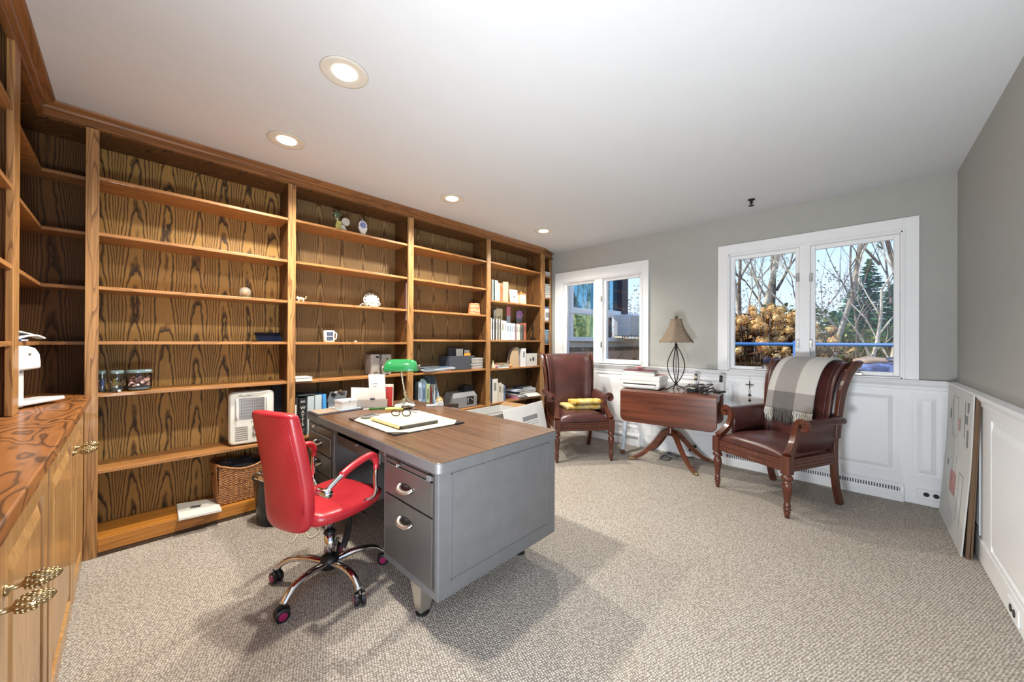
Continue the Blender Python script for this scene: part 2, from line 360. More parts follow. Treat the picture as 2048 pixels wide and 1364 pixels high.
def rail_prof(x, z): return [(x, z-.075), (x-.006, z-.072), (x-.008, z-.05), (x-.02, z-.03), (x-.024, z-.012), (x-.036, z-.01), (x-.038, z-.002), (x-.036, z), (x+.01, z), (x+.01, z-.075)]
g = G()
for a, b in ((YR+.016, SO['y1']+.1),): g.prism([(p, q) for p, q in rail_prof(XW-.016, .93)], a, b, 'xz')
struct(g.o('trim_chair_rail_window', WHITE))
g = G().prism([(-(p-(XW-.016))+YR+.016, q) for p, q in rail_prof(XW-.016, .93)], .6, XW-.02, 'yz')
struct(g.o('trim_chair_rail_right', WHITE))
# windows: casing, jamb, sashes, panes
def window(nm, O, ztop, yo0, yo1, ym0, ym1, cranks, hardware):
    x = XW; root = thing(nm, 'x', 'window'); del root['label']; del root['category']; root['kind'] = 'structure'
    c = G(); zb = .93
    c.box(x-.022, x, yo0, O['y0'], zb, ztop).box(x-.022, x, O['y1'], yo1, zb, ztop).box(x-.022, x, O['y0'], O['y1'], O['z1'], ztop)
    c.box(x-.029, x-.022, O['y0']-.012, O['y0'], zb, O['z1']+.012).box(x-.029, x-.022, O['y1'], O['y1']+.012, zb, O['z1']+.012).box(x-.029, x-.022, O['y0'], O['y1'], O['z1'], O['z1']+.012)
    c.o('casing', WHITE, root, bev=.002)
    j = G(); d = x+.15; e = .012
    j.box(x-.02, d, O['y0'], O['y0']+e, O['z0'], O['z1']).box(x-.02, d, O['y1']-e, O['y1'], O['z0'], O['z1']).box(x-.02, d, O['y0'], O['y1'], O['z1']-e, O['z1']).box(x-.02, d, O['y0'], O['y1'], O['z0']-.003, O['z0']+.012)
    j.box(x-.01, d, ym0, ym1, O['z0'], O['z1']); j.o('jamb', WHITE, root, bev=.002)
    for a, b in ((O['y0']+e, ym0), (ym1, O['y1']-e)):
        z0, z1 = O['z0']+.012, O['z1']-e; f = .034; s0, s1 = x+.03, x+.07
        s = G().box(s0, s1, a, a+f, z0, z1).box(s0, s1, b-f, b, z0, z1).box(s0, s1, a+f, b-f, z0, z0+f).box(s0, s1, a+f, b-f, z1-f, z1)
        sh = s.o('sash', WHITE, root, bev=.004)
        G().box(x+.048, x+.052, a+f, b-f, z0+f, z1-f).o('pane', PANE, sh)
        if cranks:
            yc = (a+b)/2 if cranks == 1 else cranks
            k = G().cbox((x+.012, yc, z0+.012), (.03, .12, .018)).tube(sp([(x+.012, yc, z0+.02), (x+.0, yc-.005, z0+.045), (x-.012, yc-.02, z0+.05), (x-.02, yc-.045, z0+.028)], 4), .007, 8)
            k.o('crank', NICKEL, root, bev=.002)
    for yy, zz in hardware: G().box(x-.016, x-.01, yy-.011, yy+.011, zz-.035, zz+.035).box(x-.026, x-.016, yy-.006, yy+.006, zz-.03, zz+.004).o('sash_lock', NICKEL, root, bev=.002)
    return root
lm0, lm1 = PX(1620, 600, XW).y, PX(1599, 600, XW).y
sm0, sm1 = PX(1205, 600, XW).y, PX(1189, 600, XW).y
window('window_1', LO, 2.166, PX(1838, 600, XW).y, PX(1437, 600, XW).y, lm0, lm1, 1,
       [(lm1+.012, PX(1598, 556, XW).z), (lm0-.006, PX(1622, 556, XW).z), (lm1+.012, PX(1598, 688, XW).z), (lm0-.006, PX(1622, 688, XW).z)])
window('window_2', SO, 2.148, PX(1298, 600, XW).y, min(PX(1112, 600, XW).y, YB-.2), sm0, sm1, 0,
       [(sm0+.008, PX(1201, 598, XW).z), (sm0+.008, PX(1201, 689, XW).z), (sm0+.05, PX(1194, 729, XW).z)])
# baseboard heating covers
def heater(name, y0, y1, label):
    t = thing(name, label, 'baseboard heater', (XW-.016, (y0+y1)/2, 0)); L = (y1-y0)/2
    G().prism([(0, .0), (-.035, .0), (-.035, .075), (-.028, .11), (-.012, .135), (0, .135)], -L, L, 'xz').o('cover', WHITE, t, bev=.002)
    G().prism([(-.037, .082), (-.031, .108), (-.028, .108), (-.034, .08)], -L+.02, L-.02, 'xz').o('slot', DGREY, t)
    s = G(); n = int(2*L/.016)
    for i in range(n): y = -L+.024+i*(2*L-.048)/n; s.add([(-.0385, y, .082), (-.0385, y+.006, .082), (-.0325, y+.006, .108), (-.0325, y, .108)], [(0, 1, 2, 3)])
    s.o('louvres', WHITE, t, kind=None); return t
heater('baseboard_heater', PX(1808, 980, XW-.05).y, wy(1452), 'long white baseboard heating cover with dark slotted grille behind the plaid-draped armchair')
heater('baseboard_heater', wy(1284), 3.0, 'white baseboard heating cover below the small window near the bookcase')
# outlets
def outlet(loc, rz, label, n=2, two=False):
    t = thing('wall_outlet', label, 'outlet', loc, rz)      # faces local -x
    G().box(-.006, 0, -.075, .075, -.035, .035).o('cover_plate', WHITE, t, bev=.003)
    for s in (-1, 1):
        q = G().lathe([(.016, 0), (.016, .003)], 16, (-.006, s*.024, 0), (-1, 0, 0))
        if two: q.lathe([(.016, 0), (.016, .003)], 16, (-.006, s*.024, .045), (-1, 0, 0))
        q.o('socket', BLACK, t)
outlet((X0-.008, PX(1862, 990, 4.09).y, .085), 0, 'white outlet plate with two black sockets in the corner beside the leaning cardboard')
outlet((X0-.008, PX(1386, 900, 4.09).y, .075), 0, 'outlet with four black sockets on the wall beneath the drop-leaf table', two=True)
outlet((PY(2036, 1213, Y0).x, Y0+.008, .058), -PI/2, 'white outlet plate low on the right wall near the photo edge')
# recessed lights
EM = NT('lamp_diffuser'); EM.p(col=(1, 1, 1, 1), emit=(1, .93, .78, 1), estr=6.0); EM = EM.m
TRIMM = plain('lamp_trim', (205, 200, 188), .45, var=.05)
for (x, y), lab in zip(((.68, 1.72), (.666, 2.56), (1.923, 2.556), (3.185, 2.557)),
        ('largest round recessed downlight, nearest the camera and farthest from the bookcase', 'round recessed downlight above the jars bay, left end of the bookcase row',
         'round recessed downlight above the second bookcase bay, middle of the row', 'round recessed downlight above the narrow bookcase end near the small window')):
    t = thing('recessed_downlight', lab, 'ceiling light', (x, y, H), group='recessed downlights in the ceiling')
    G().lathe([(.1, 0), (.103, -.003), (.1, -.007), (.09, -.008), (.055, -.002), (.05, -.002), (.05, 0)], 48).o('trim_ring', TRIMM, t, smooth=True)
    G().lathe([(.052, -.0022), (.05, -.006), (.03, -.009), (.004, -.01)], 32).o('lamp_lens', EM, t, smooth=True)
    l = light('downlight_lamp', 'SPOT', (x, y, H-.03), LAMP_W, (1, .935, .82), spot_size=math.radians(150), spot_blend=.7, shadow_soft_size=.045)
# sprinkler head
t = thing('sprinkler_head', 'small dark sprinkler head hanging from the ceiling near the window wall', 'sprinkler', (3.7, .68, H))
G().lathe([(.028, 0), (.026, -.006), (.012, -.008), (.01, -.03), (.014, -.032)], 20).o('body', BLACKM, t, smooth=True)
G().lathe([(.004, -.03), (.004, -.05), (.022, -.052), (.022, -.055)], 16).tube([(.012, 0, -.03), (.018, 0, -.042), (.004, 0, -.052)], .002, 6).tube([(-.012, 0, -.03), (-.018, 0, -.042), (-.004, 0, -.052)], .002, 6).o('deflector', BLACKM, t)
# ================================================================= BUILT-IN BOOKCASE (long wall)
FY = 3.05; SY = 3.062; BY = 3.325; TH = .019
bc = thing('built_in_bookcase', 'tall dark oak built-in bookcase covering the long wall, five open bays of shelves', 'bookcase', (0, 0, 0))
UPR = [(-.166, -.116), (.807, .858), (1.794, 1.853), (2.791, 2.847), (3.76, 3.834)]
for a, b in UPR:
    G().box(a, b, FY, FY+.02, .0, 2.372).o('upright', OAKZ, bc, bev=.002)
    G().box(a+.012, b-.012, FY+.02, BY, .0, 2.44).o('side_panel', OAKQ, bc)
LV = {0: [2.113, 1.803, 1.503, 1.196, .903, .476], 1: [2.115, 1.803, 1.503, 1.194, .899, .476], 2: [2.118, 1.803, 1.505, 1.221, .898, .48], 3: [2.124, 1.682, 1.222, .889, .49]}
for k in range(4):
    a, b = UPR[k][1]-.012, UPR[k+1][0]+.012
    G().box(a, b, BY-.006, BY, 0, 2.44).o('back_panel', OAKP if k == 0 else OAKP2, bc)
    for z in LV[k]: G().box(a+.001, b-.001, SY, BY-.006, z-TH, z).o('shelf', OAKX, bc, bev=.002)
    G().box(a, b, SY-.004, BY-.006, .082, .101).o('base_shelf', OAKK, bc)
    G().box(UPR[k][1], UPR[k+1][0], FY, FY+.02, .024, .1).o('bottom_rail', OAKK, bc, bev=.003)
    G().box(a, b, SY, BY-.006, 2.36, 2.38).o('shelf', OAKQ, bc)
G().box(-.36, 3.834, FY, FY+.02, 2.366, 2.44).o('top_rail', OAKR, bc)
G().prism([(FY, 2.40), (FY-.012, 2.404), (FY-.016, 2.415), (FY-.04, 2.432), (FY-.045, 2.44), (FY, 2.44)], -.32, 3.8, 'yz').o('crown_moulding', OAKR, bc)
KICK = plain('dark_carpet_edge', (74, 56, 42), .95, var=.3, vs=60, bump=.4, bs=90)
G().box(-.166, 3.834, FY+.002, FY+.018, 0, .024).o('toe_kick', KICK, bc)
# the narrow angled end bay against the window wall
A = Vector((3.80, FY, 0)); Bp = Vector((XW-.03, 3.12, 0)); dd = (Bp-A).normalized(); nn = Vector((-dd.y, dd.x, 0))
def slab(g, s0, s1, d0, d1, z0, z1):
    P = [A+dd*s0+nn*d0, A+dd*s1+nn*d0, A+dd*s1+nn*d1, A+dd*s0+nn*d1]; g.loft([[(p.x, p.y, z0) for p in P], [(p.x, p.y, z1) for p in P]]); return g
Ln = (Bp-A).length
slab(G(), Ln-.035, Ln, 0, .02, 0, 2.372).o('upright', OAKZ, bc)
slab(G(), 0, Ln, -.0, .02, 2.366, 2.44).o('top_rail', OAKR, bc); slab(G(), 0, Ln, -.03, 0, 2.425, 2.44).o('crown_moulding', OAKR, bc)
G().box(3.824, XW-.017, BY-.006, BY, 0, 2.44).o('back_panel', OAKP2, bc)
G().box(XW-.029, XW-.018, 3.14, BY-.006, 0, 2.37).o('side_panel', OAKQ, bc)
G().box(3.83, XW-.03, 3.10, BY-.006, 2.35, 2.366).o('shelf', OAKQ, bc)
END_LV = [2.107, 1.808, 1.49, 1.181, .89, .49]
for z in END_LV:
    P = [(3.822, FY+.03), (XW-.03, 3.14), (XW-.03, BY-.006), (3.822, BY-.006)]
    G().loft([[(p[0], p[1], z-TH) for p in P], [(p[0], p[1], z) for p in P]]).o('shelf', OAKX, bc)
# corner section: shelves turn the corner onto the left wall
CX = -.325; HXc = -.33
for z in (2.127, 1.816, 1.508, 1.195):
    P = [(-.154, 3.17), (CX, 3.17), (CX, 2.50), (XL+.02, 2.50), (XL+.02, BY-.006), (-.154, BY-.006)]
    G().loft([[(p[0], p[1], z-TH) for p in P], [(p[0], p[1], z) for p in P]]).o('corner_shelf', OAKX, bc, bev=.002)
G().box(XL+.01, -.154, BY-.006, BY, .9, 2.44).o('back_panel', OAKQ, bc)
G().prism([(-.154, 3.07), (HXc, 3.07), (HXc, 2.50), (XL+.02, 2.50), (XL+.02, BY-.006), (-.154, BY-.006)], 2.36, 2.372, 'xy').o('corner_shelf', OAKQ, bc)
# ================================================================= LEFT HUTCH AND BASE CABINET
hu = thing('bookcase_hutch', 'oak shelf hutch on the left wall standing on the cabinet counter', 'shelving', (0, 0, .905))
HX = -.31; y0h = .75
def hb(g, *a): return g.box(a[0], a[1], a[2], a[3], a[4]-.905, a[5]-.905)
for a, b in ((2.38, 2.49), (1.3, 1.36), (.75, .8)):
    hb(G(), HX-.02, HX, a, b, .906, 2.372).o('upright', OAKZ, hu, bev=.002)
    hb(G(), XL+.01, HX-.02, a+.02, a+.045, .906, 2.44).o('side_panel', OAKQ, hu)
for z in (2.112, 1.805, 1.495, 1.197):
    hb(G(), XL+.016, HX-.004, 1.35, 2.398, z-TH, z).o('shelf', OAKY, hu, bev=.002)
    hb(G(), XL+.016, HX-.004, .8, 1.318, z-TH, z).o('shelf', OAKY, hu, bev=.002)
hb(G(), XL+.002, XL+.01, y0h, BY, .906, 2.44).o('back_panel', OAKQ, hu)
hb(G(), HX-.02, HX, y0h, FY, 2.366, 2.44).o('top_rail', OAKRY, hu)
G().prism([(HX, 2.40-.905), (HX+.012, 2.404-.905), (HX+.016, 2.415-.905), (HX+.04, 2.432-.905), (HX+.045, 2.44-.905), (HX, 2.44-.905)], y0h, FY-.04, 'xz').o('crown_moulding', OAKRY, hu)
ca = thing('base_cabinet', 'low oak cabinet with raised-panel doors and brass pinecone pulls along left wall', 'cabinet', (0, 0, 0))
DX = -.165
G().box(XL+.01, DX-.02, .62, FY-.002, .0, .865).o('carcass', OAKZ, ca)
G().box(XL+.01, DX-.12, FY-.002, BY-.01, 0, .865).o('corner_carcass', OAKQ, ca)
def door(y0, y1, hy):
    z0, z1 = .03, .835; t = .02; st = .07; g = G(); x = DX
    g.box(x-t, x, y0, y0+st, z0, z1).box(x-t, x, y1-st, y1, z0, z1).box(x-t, x, y0+st, y1-st, z0, z0+st).box(x-t, x, y0+st, y1-st, z1-st, z1)
    g.box(x-t, x-.012, y0+st, y1-st, z0+st, z1-st)
    a, b = .01, .05
    g.loft([[(x-.013, y0+st+a, z0+st+a), (x-.013, y1-st-a, z0+st+a), (x-.013, y1-st-a, z1-st-a), (x-.013, y0+st+a, z1-st-a)],
            [(x-.001, y0+st+b, z0+st+b), (x-.001, y1-st-b, z0+st+b), (x-.001, y1-st-b, z1-st-b), (x-.001, y0+st+b, z1-st-b)]])
    d = g.o('door', OAKD, ca, bev=.003)
    h = G().lathe([(.012, 0), (.011, .004), (.005, .006), (.005, .02), (.008, .024), (.0135, .034), (.015, .045), (.012, .058), (.006, .07), (.002, .073)], 14, (x, hy, .715), (1, 0, .12))
    for i in range(7):
        for j in range(8):
            q = .028+i*.006; r = [.011, .014, .0155, .015, .013, .0105, .0075][i]; an = (j+.5*(i % 2))*PI/4
            h.ball((x+q, hy+r*.94*math.cos(an), .715+r*.94*math.sin(an)+q*.12), .0048, .0032, .0032, 6, 5)
    h.o('handle', BRASS, d, smooth=True)
for y0, y1, hy in ((2.52, 3.0, 2.565), (1.80, 2.49, 2.45), (1.17, 1.76, 1.205), (.63, 1.14, 1.11)): door(y0, y1, hy)
ct = G().prism([(XL+.01, .62), (-.14, .62), (-.14, FY-.003), (-.172, FY-.003), (-.172, 3.16), (-.2, 3.17), (-.2, BY-.007), (XL+.01, BY-.007)], .868, .905, 'xy').o('oak_countertop', COUNTER, bev=.004)
tag(ct, 'glossy swirly-grained oak countertop on the left wall cabinet', 'countertop')
# ================================================================= STEEL DESK
DKX, DKY, DL, DW = .848, 1.212, 1.555, .80
dk = thing('office_desk', 'grey steel tanker desk with wood-grain laminate top and chrome drawer pulls', 'desk', (DKX, DKY, 0))
def rrect(x0, x1, y0, y1, r, n=9):
    out = []
    for cx, cy, a in ((x1-r, y1-r, 0), (x0+r, y1-r, 90), (x0+r, y0+r, 180), (x1-r, y0+r, 270)):
        for i in range(n+1): t = math.radians(a+90*i/n); out.append((cx+r*math.cos(t), cy+r*math.sin(t)))
    return out
TZ = .715
ft = G().prism(rrect(0, DW, 0, DL, .03), TZ-.046, TZ-.002, 'xy').o('top_band', STEEL, dk, bev=.003)
G().prism(rrect(.003, DW-.003, .003, DL-.003, .028), TZ-.002, TZ, 'xy').o('desktop', WALNUT, dk)
b = .012; PW = .452; zb = .15; zt = TZ-.046
def pedestal(y0, y1, near):
    g = G(); x0, x1 = b, DW-b
    g.box(x0, x1, y0, y1, zb, zt)
    p = g.o('pedestal', STEEL, dk, bev=.004)
    # recessed side panel with its frame lip
    ys = y0 if near else y1; sg = -1 if near else 1
    s = G(); a0, a1, c0, c1 = .075, DW-.075, zb+.065, zt-.012
    for q in ((a0, a1, c0, c0+.004), (a0, a1, c1-.004, c1), (a0, a0+.004, c0, c1), (a1-.004, a1, c0, c1)): s.box(q[0], q[1], min(ys, ys+sg*.0025), max(ys, ys+sg*.0025), q[2], q[3])
    s.o('side_panel', STEEL, p)
    f = G(); f.box(x0-.002, x0, y0+.022, y1-.022, zb+.035, zt-.006).o('drawer_frame', STEELD, p)
    fr = x0-.002
    def drawer(z0, z1, hz):
        d = G().box(fr-.009, fr, y0+.03, y1-.03, z0, z1).o('drawer', STEELD, dk, bev=.003)
        yc = (y0+y1)/2; h = .05
        G().tube(sp([(fr-.01, yc-h, hz+.004), (fr-.024, yc-h*.86, hz-.004), (fr-.034, yc-h*.4, hz-.01), (fr-.034, yc+h*.4, hz-.01), (fr-.024, yc+h*.86, hz-.004), (fr-.01, yc+h, hz+.004)], 5), .0115, 10, flat=.55).o('handle', ALU, d, smooth=True)
        G().loft([[(fr-.0095, yc+(h*1.05)*math.cos(t*PI/10), hz-.004+.022*math.sin(t*PI/10)) for t in range(21)], [(fr-.0105, yc+(h*1.0)*math.cos(t*PI/10), hz-.004+.019*math.sin(t*PI/10)) for t in range(21)]]).o('finger_recess', BLACK, d)
        return d
    if near: drawer(.488, .628, .556); drawer(.195, .481, .408)
    else: drawer(.488, .60, .553); drawer(.36, .481, .425); drawer(.195, .353, .28)
    sl = G().box(fr-.007, fr, y0+.03, y1-.03, .636, .654).o('writing_slide', STEELD, dk, bev=.002)
    G().cyl((fr-.007, (y0+y1)/2+.05, .645), (fr-.026, (y0+y1)/2+.05, .645), .004).ball((fr-.028, (y0+y1)/2+.05, .645), .008).o('knob', CHROME, sl, smooth=True)
    if near: G().box(fr-.02, fr-.007, y0+.03, y0+.055, .637, .656).o('latch', STEEL, sl, bev=.002)
    for xx in (.062, .70):
        cy = y0+.18 if near else y1-.18
        g = G().loft([[(xx-.045, cy-.04, zb), (xx+.05, cy-.04, zb), (xx+.05, cy+.04, zb), (xx-.045, cy+.04, zb)], [(xx-.03, cy-.022, .014), (xx+.02, cy-.022, .014), (xx+.02, cy+.022, .014), (xx-.03, cy+.022, .014)]])
        l = g.o('leg', ALU, dk, bev=.004); G().lathe([(.03, 0), (.03, .007), (.018, .012)], 20, (xx-.005, cy, .002)).o('glide', BLACK, l)
pedestal(.012, .012+PW, True); pedestal(DL-.012-PW, DL-.012, False)
y0, y1 = .012+PW, DL-.012-PW
G().box(b+.012, DW-b, y0, y1, .60, zt).box(b, b+.012, y0+.05, y1-.05, .588, zt).box(b, b+.012, y0, y1, .64, zt).o('pencil_drawer', STEELD, dk, bev=.004)
G().cyl((b, (y0+y1)/2, .635), (b-.006, (y0+y1)/2, .635), .008).o('lock', NICKEL, dk)
G().box(DW-b-.02, DW-b, y0, y1, .17, zt).o('modesty_panel', STEEL, dk)

# ================================================================= RED OFFICE CHAIR
oc = thing('office_chair', 'red leather swivel office chair with chrome arms and five-star base', 'office chair', (.697, 1.915, 0), math.radians(19))
oc_rz = math.radians(19)
hub = G().lathe([(.032, .075), (.042, .08), (.044, .12), (.036, .135), (.03, .137)], 24).o('hub', BLACK, oc, smooth=True)
for k in range(5):
    a = math.radians(62+72*k)-oc_rz; c, s = math.cos(a), math.sin(a)
    P = [(c*r, s*r, z) for r, z in ((.03, .105), (.10, .118), (.17, .118), (.225, .10), (.262, .066))]
    l = G().tube(sp(P, 4), [.02]*5+[.019]*4+[.018]*4+[.017]*4, 10, flat=.72).o('leg', CHROME, oc, smooth=True)
    cx, cy = c*.265, s*.265; ca_ = G(); t = a+1.1; nx, ny = math.cos(t), math.sin(t)
    for sg in (-1, 1): ca_.lathe([(.022, 0), (.028, .003), (.028, .017), (.022, .02)], 20, (cx+nx*sg*.004-(nx*.02 if sg < 0 else 0)*0, cy+ny*sg*.004, .028), (nx*sg, ny*sg, 0))
    ca_.tube([(cx, cy, .03), (cx, cy, .07)], .009, 10).tube(sp([(cx-ny*.027, cy+nx*.027, .03), (cx-ny*.022, cy+nx*.022, .05), (cx, cy, .062), (cx+ny*.02, cy-nx*.02, .054)], 3), .007, 8)
    cs = ca_.o('castor', BLACK, oc, smooth=False, bev=0)
    for sg in (-1, 1): G().lathe([(.017, 0), (.0165, .0022), (.006, .0032)], 18, (cx+nx*sg*.0242, cy+ny*sg*.0242, .028), (nx*sg, ny*sg, 0)).o('hub_cap', plain('magenta_cap', (150, 30, 84), .35), cs)
G().cyl((0, 0, .135), (0, 0, .25), .028, .025).o('column', CHROME, oc, smooth=True)
G().lathe([(.028, .245), (.03, .25), (.024, .262), (.021, .264)], 20).o('column_collar', BLACK, oc, smooth=True)
G().cyl((0, 0, .26), (0, 0, .37), .02).o('gas_lift', CHROME, oc, smooth=True)
G().box(-.08, .09, -.06, .06, .345, .385).tube(sp([(.05, -.05, .36), (.06, -.14, .355), (.05, -.19, .35)], 4), .006, 8).o('mechanism', BLACK, oc, bev=.006)
G().bar(sp([(.05, -.03, .34), (.07, -.05, .30), (.055, -.055, .22), (.03, -.055, .17)], 4), .035, .008, (1, 0, 0)).o('lift_lever', BLACK, oc)
def chair_seat():
    rings = []
    for i in range(9):
        t = i/8; x = -.215+.42*t; hw = .172+.032*math.sin(PI*min(1, t*.9+.05)); top = .452-.012*math.sin(PI*t)+(.006 if t < .9 else -.012); th = .075+.012*t-(.03 if t > .95 else 0)
        hw *= (.9 if i in (0, 8) else 1)
        r = []
        for j in range(20):
            a = 2*PI*j/20; cx = math.copysign(abs(math.cos(a))**.55, math.cos(a)); sz = math.copysign(abs(math.sin(a))**.6, math.sin(a))
            z = top-th/2+sz*th/2-.012*(1-abs(cx))*(1 if sz > 0 else 0)-.02*(t**3)*(1 if sz < 0 else 0)*0
            r.append((x+.012*sz*(1 if i == 8 else 0), cx*hw, z))
        rings.append(r)
    return G().loft(rings)
chair_seat().o('seat', REDL, oc, smooth=True, sub=1)
def chair_back():
    rings = []; Z = [.36, .385, .46, .56, .68, .79, .865, .892, .90]
    for z in Z:
        t = (z-.36)/(.54); x = -.215-.07*t+.02*math.sin(t*PI*.9); hw = .152-.016*t; th = .062+.012*math.sin(PI*t)
        if z == Z[0]: hw *= .62; th *= .6
        if z == Z[1]: hw *= .9
        if z == Z[-1]: hw *= .93; th *= .5
        x += .03*max(0, .5-abs(t-.3))
        r = []
        for j in range(24):
            a = 2*PI*j/24; cx = math.copysign(abs(math.cos(a))**.45, math.cos(a)); sy = math.copysign(abs(math.sin(a))**.6, math.sin(a))
            r.append((x+sy*th/2-.012*(1-cx*cx), cx*hw, z+(.018*(cx*cx) if z > .88 else 0)-(.02*(cx*cx) if z > .88 else 0)))
        rings.append(r)
    return rings
R_ = chair_back(); bk = G().loft(R_).o('backrest', REDL, oc, smooth=True, sub=1)
for sg in (-1,):
    for off in (-.62,):
        G().tube([Vector((r[0][0]-.031, 0, r[0][2]))+Vector((0, sg*(abs(r[0][1])-.020), 0)) for r in R_[2:-2]], .0035, 6).o('piping', REDL, bk, smooth=True)
for sg in (-1, 1):
    y = sg*.225
    fr = G().tube(sp([(-.19, sg*.178, .555), (-.2, y*.96, .56), (-.14, y, .60), (-.04, y, .635)], 5), .012, 10)
    fr.tube(sp([(.03, y, .648), (.068, y, .638), (.078, y, .60), (.075, y, .53), (.075, y, .46), (.07, sg*.19, .42)], 5), .011, 10)
    fr.cyl((-.2, sg*.17, .555), (-.2, sg*.245, .556), .017)
    ar = fr.o('arm_frame', CHROME, oc, smooth=True)
    G().tube(sp([(-.125, y, .607), (-.06, y, .632), (.02, y, .65), (.06, y, .643), (.079, y*1.0, .61), (.076, y, .575)], 5), [.016]*11+[.0165]*10+[.013]*5, 10).o('armrest', REDL, oc, smooth=True)
    G().box(.03, .10, sg*.18-.012, sg*.18+.012, .40, .43).o('arm_bracket', CHROME, oc, bev=.003)

# ================================================================= ARMCHAIRS (front towards local +x)
def lathe_leg(x, y, z1=.30):
    pr_ = [(.0, .0), (.012, .0), (.015, .02), (.021, .045), (.015, .055), (.024, .062), (.024, .07), (.015, .078), (.022, .085), (.022, .095), (.017, .104), (.019, .13), (.025, .18), (.031, .225), (.032, .245), (.024, .268), (.019, .274), (.035, .286), (.037, .298), (.03, .312), (.022, .318), (.024, .322)]
    return G().lathe([(max(r, .001), z*z1/.322) for r, z in pr_], 20, (x, y, 0))
def armchair(label, loc, rz):
    t = thing('armchair', label, 'armchair', loc, rz, 'pair of oxblood leather armchairs')
    SX, SW = .275, .282
    for s in (-1, 1):
        lathe_leg(SX, s*SW).o('front_leg', CHERRY, t, smooth=True)
        G().box(SX-.03, SX+.03, s*SW-.028, s*SW+.028, .30, .425).o('leg_block', CHERRY, t, bev=.004)
        G().bar(sp([(-.325, s*.25, .0), (-.29, s*.25, .1), (-.262, s*.25, .25), (-.255, s*.25, .40), (-.262, s*.25, .52)], 4), .036, .044, (1, 0, 0)).o('rear_leg', CHERRY, t, bev=.004)
        # wood edge of the back: straight up, then rolling backwards
        bp = sp([(-.262, s*.262, .50), (-.275, s*.268, .68), (-.30, s*.278, .85), (-.345, s*.29, .97), (-.40, s*.30, 1.035), (-.455, s*.305, 1.05)], 4)
        G().bar(bp, [.03]*len(bp), [.05+.012*math.sin(i/len(bp)*PI) for i in range(len(bp))], (1, 0, 0)).o('back_post', CHERRY, t, bev=.005)
        # arm support: from the leg block back and up, ending in a scroll that rolls outwards
        ap = sp([(SX-.005, s*SW, .425), (.235, s*.275, .455), (.185, s*.262, .51), (.160, s*.256, .575), (.155, s*.266, .625), (.155, s*.292, .652), (.155, s*.322, .648), (.155, s*.334, .622), (.155, s*.318, .604), (.155, s*.303, .614)], 4)
        n = len(ap); G().bar(ap, [.05-.012*min(1, i/8) if i < n-8 else .042 for i in range(n)], [.05-.018*min(1, i/10) if i < 24 else .026-.012*(i-24)/(n-24) for i in range(n)], (1, 0, 0.3)).o('arm_support', CHERRY, t, bev=.004)
        # padded arm
        prof = [(s*y, z) for y, z in ((.238, .42), (.262, .42), (.272, .55), (.276, .60), (.297, .607), (.31, .603), (.326, .612), (.332, .63), (.322, .65), (.298, .658), (.268, .65), (.246, .62), (.238, .55))]
        rings = []
        for i, x in enumerate((-.262, -.24, -.1, .04, .125, .142)):
            k = .96 if i in (0, 5) else 1; up = .012*(1-(x+.26)/.4)
            rings.append([(x, s*.28+(y-s*.28)*k, .55+(z-.55)*k+up) for y, z in prof])
        G().loft(rings).o('arm_pad', BRNL, t, smooth=True)
    # seat rail with reeding
    g = G()
    for i in range(4): g.box(SX-.012-.003*(i % 2), SX+.018-.004*(i % 2), -SW+.02, SW-.02, .318+i*.02, .338+i*.02)
    g.box(SX-.03, SX+.006, -SW+.02, SW-.02, .31, .40)
    g.o('front_rail', CHERRY, t, bev=.003)
    g = G()
    for s in (-1, 1):
        P = [(-.25, s*.25), (SX-.02, s*SW)]
        g.bar([(P[0][0], P[0][1], .357), (P[1][0], P[1][1], .357)], .03, .085)
        for i in range(3): g.bar([(P[0][0], P[0][1]+s*.013, .33+i*.024), (P[1][0], P[1][1]+s*.013, .33+i*.024)], .012, .014)
    g.box(-.275, -.245, -.25, .25, .315, .40); g.o('side_rail', CHERRY, t, bev=.002)
    def seat(u, v):
        x = -.24+u*(SX+.245); e = 1-abs(2*v-1)**3.2; f = 1-abs(2*u-1)**4
        hw = .235+.05*u; return (x+.012*math.sin(PI*v)*(u > .9), (2*v-1)*hw, .402+.088*(max(0, e)**.6)*(max(0, f)**.55))
    G().grid(seat, 16, 16).o('seat', BRNL, t, smooth=True, solid=.004)
    G().box(-.24, SX-.002, -.25, .25, .385, .405).o('seat_base', BRNL, t, bev=.006)
    # leather back: flat centre, sides folding forward, top rolling back
    prof = [(-.238, .40), (-.245, .52), (-.26, .68), (-.285, .85), (-.325, .965), (-.38, 1.035), (-.435, 1.055), (-.465, 1.04)]
    P = sp([(x, 0, z) for x, z in prof], 4)
    def back(u, v):
        p = P[int(round(u*(len(P)-1)))]; q = 2*v-1; hw = .232+.052*u
        fx = .035*max(0, abs(q)-.72)/.28+.012*(1-q*q)
        return (p.x+fx+.012, q*hw, p.z)
    G().grid(back, len(P)-1, 24).o('backrest', BRNL, t, smooth=True, solid=.012)
    def rear(u, v):
        p = P[int(round(u*(len(P)-1)))]; q = 2*v-1; hw = .24+.052*u; return (p.x-.04+.03*u*u, q*hw, p.z-.01*u)
    G().grid(rear, len(P)-1, 6).o('rear_panel', BRNL, t, smooth=True, solid=.01)
    g = G()
    for s in (-1, 1): g.tube([(p.x+.05, s*(.232+.052*i/(len(P)-1))*.86, p.z) for i, p in enumerate(P[2:])], .0035, 6)
    g.tube([(P[-3].x+.03, s, P[-3].z+.012) for s in (-.27, 0, .27)], .004, 6); g.o('welting', BRNL, t, smooth=True)
    ng = G()
    for s in (-1, 1):
        for i in range(28): z = .49+i*.019; ng.ball((-.29-(max(0, z-.7)**2)*.6, s*.272, z), .004, n=6, m=4)
    ng.o('nailheads', BRASS, t)
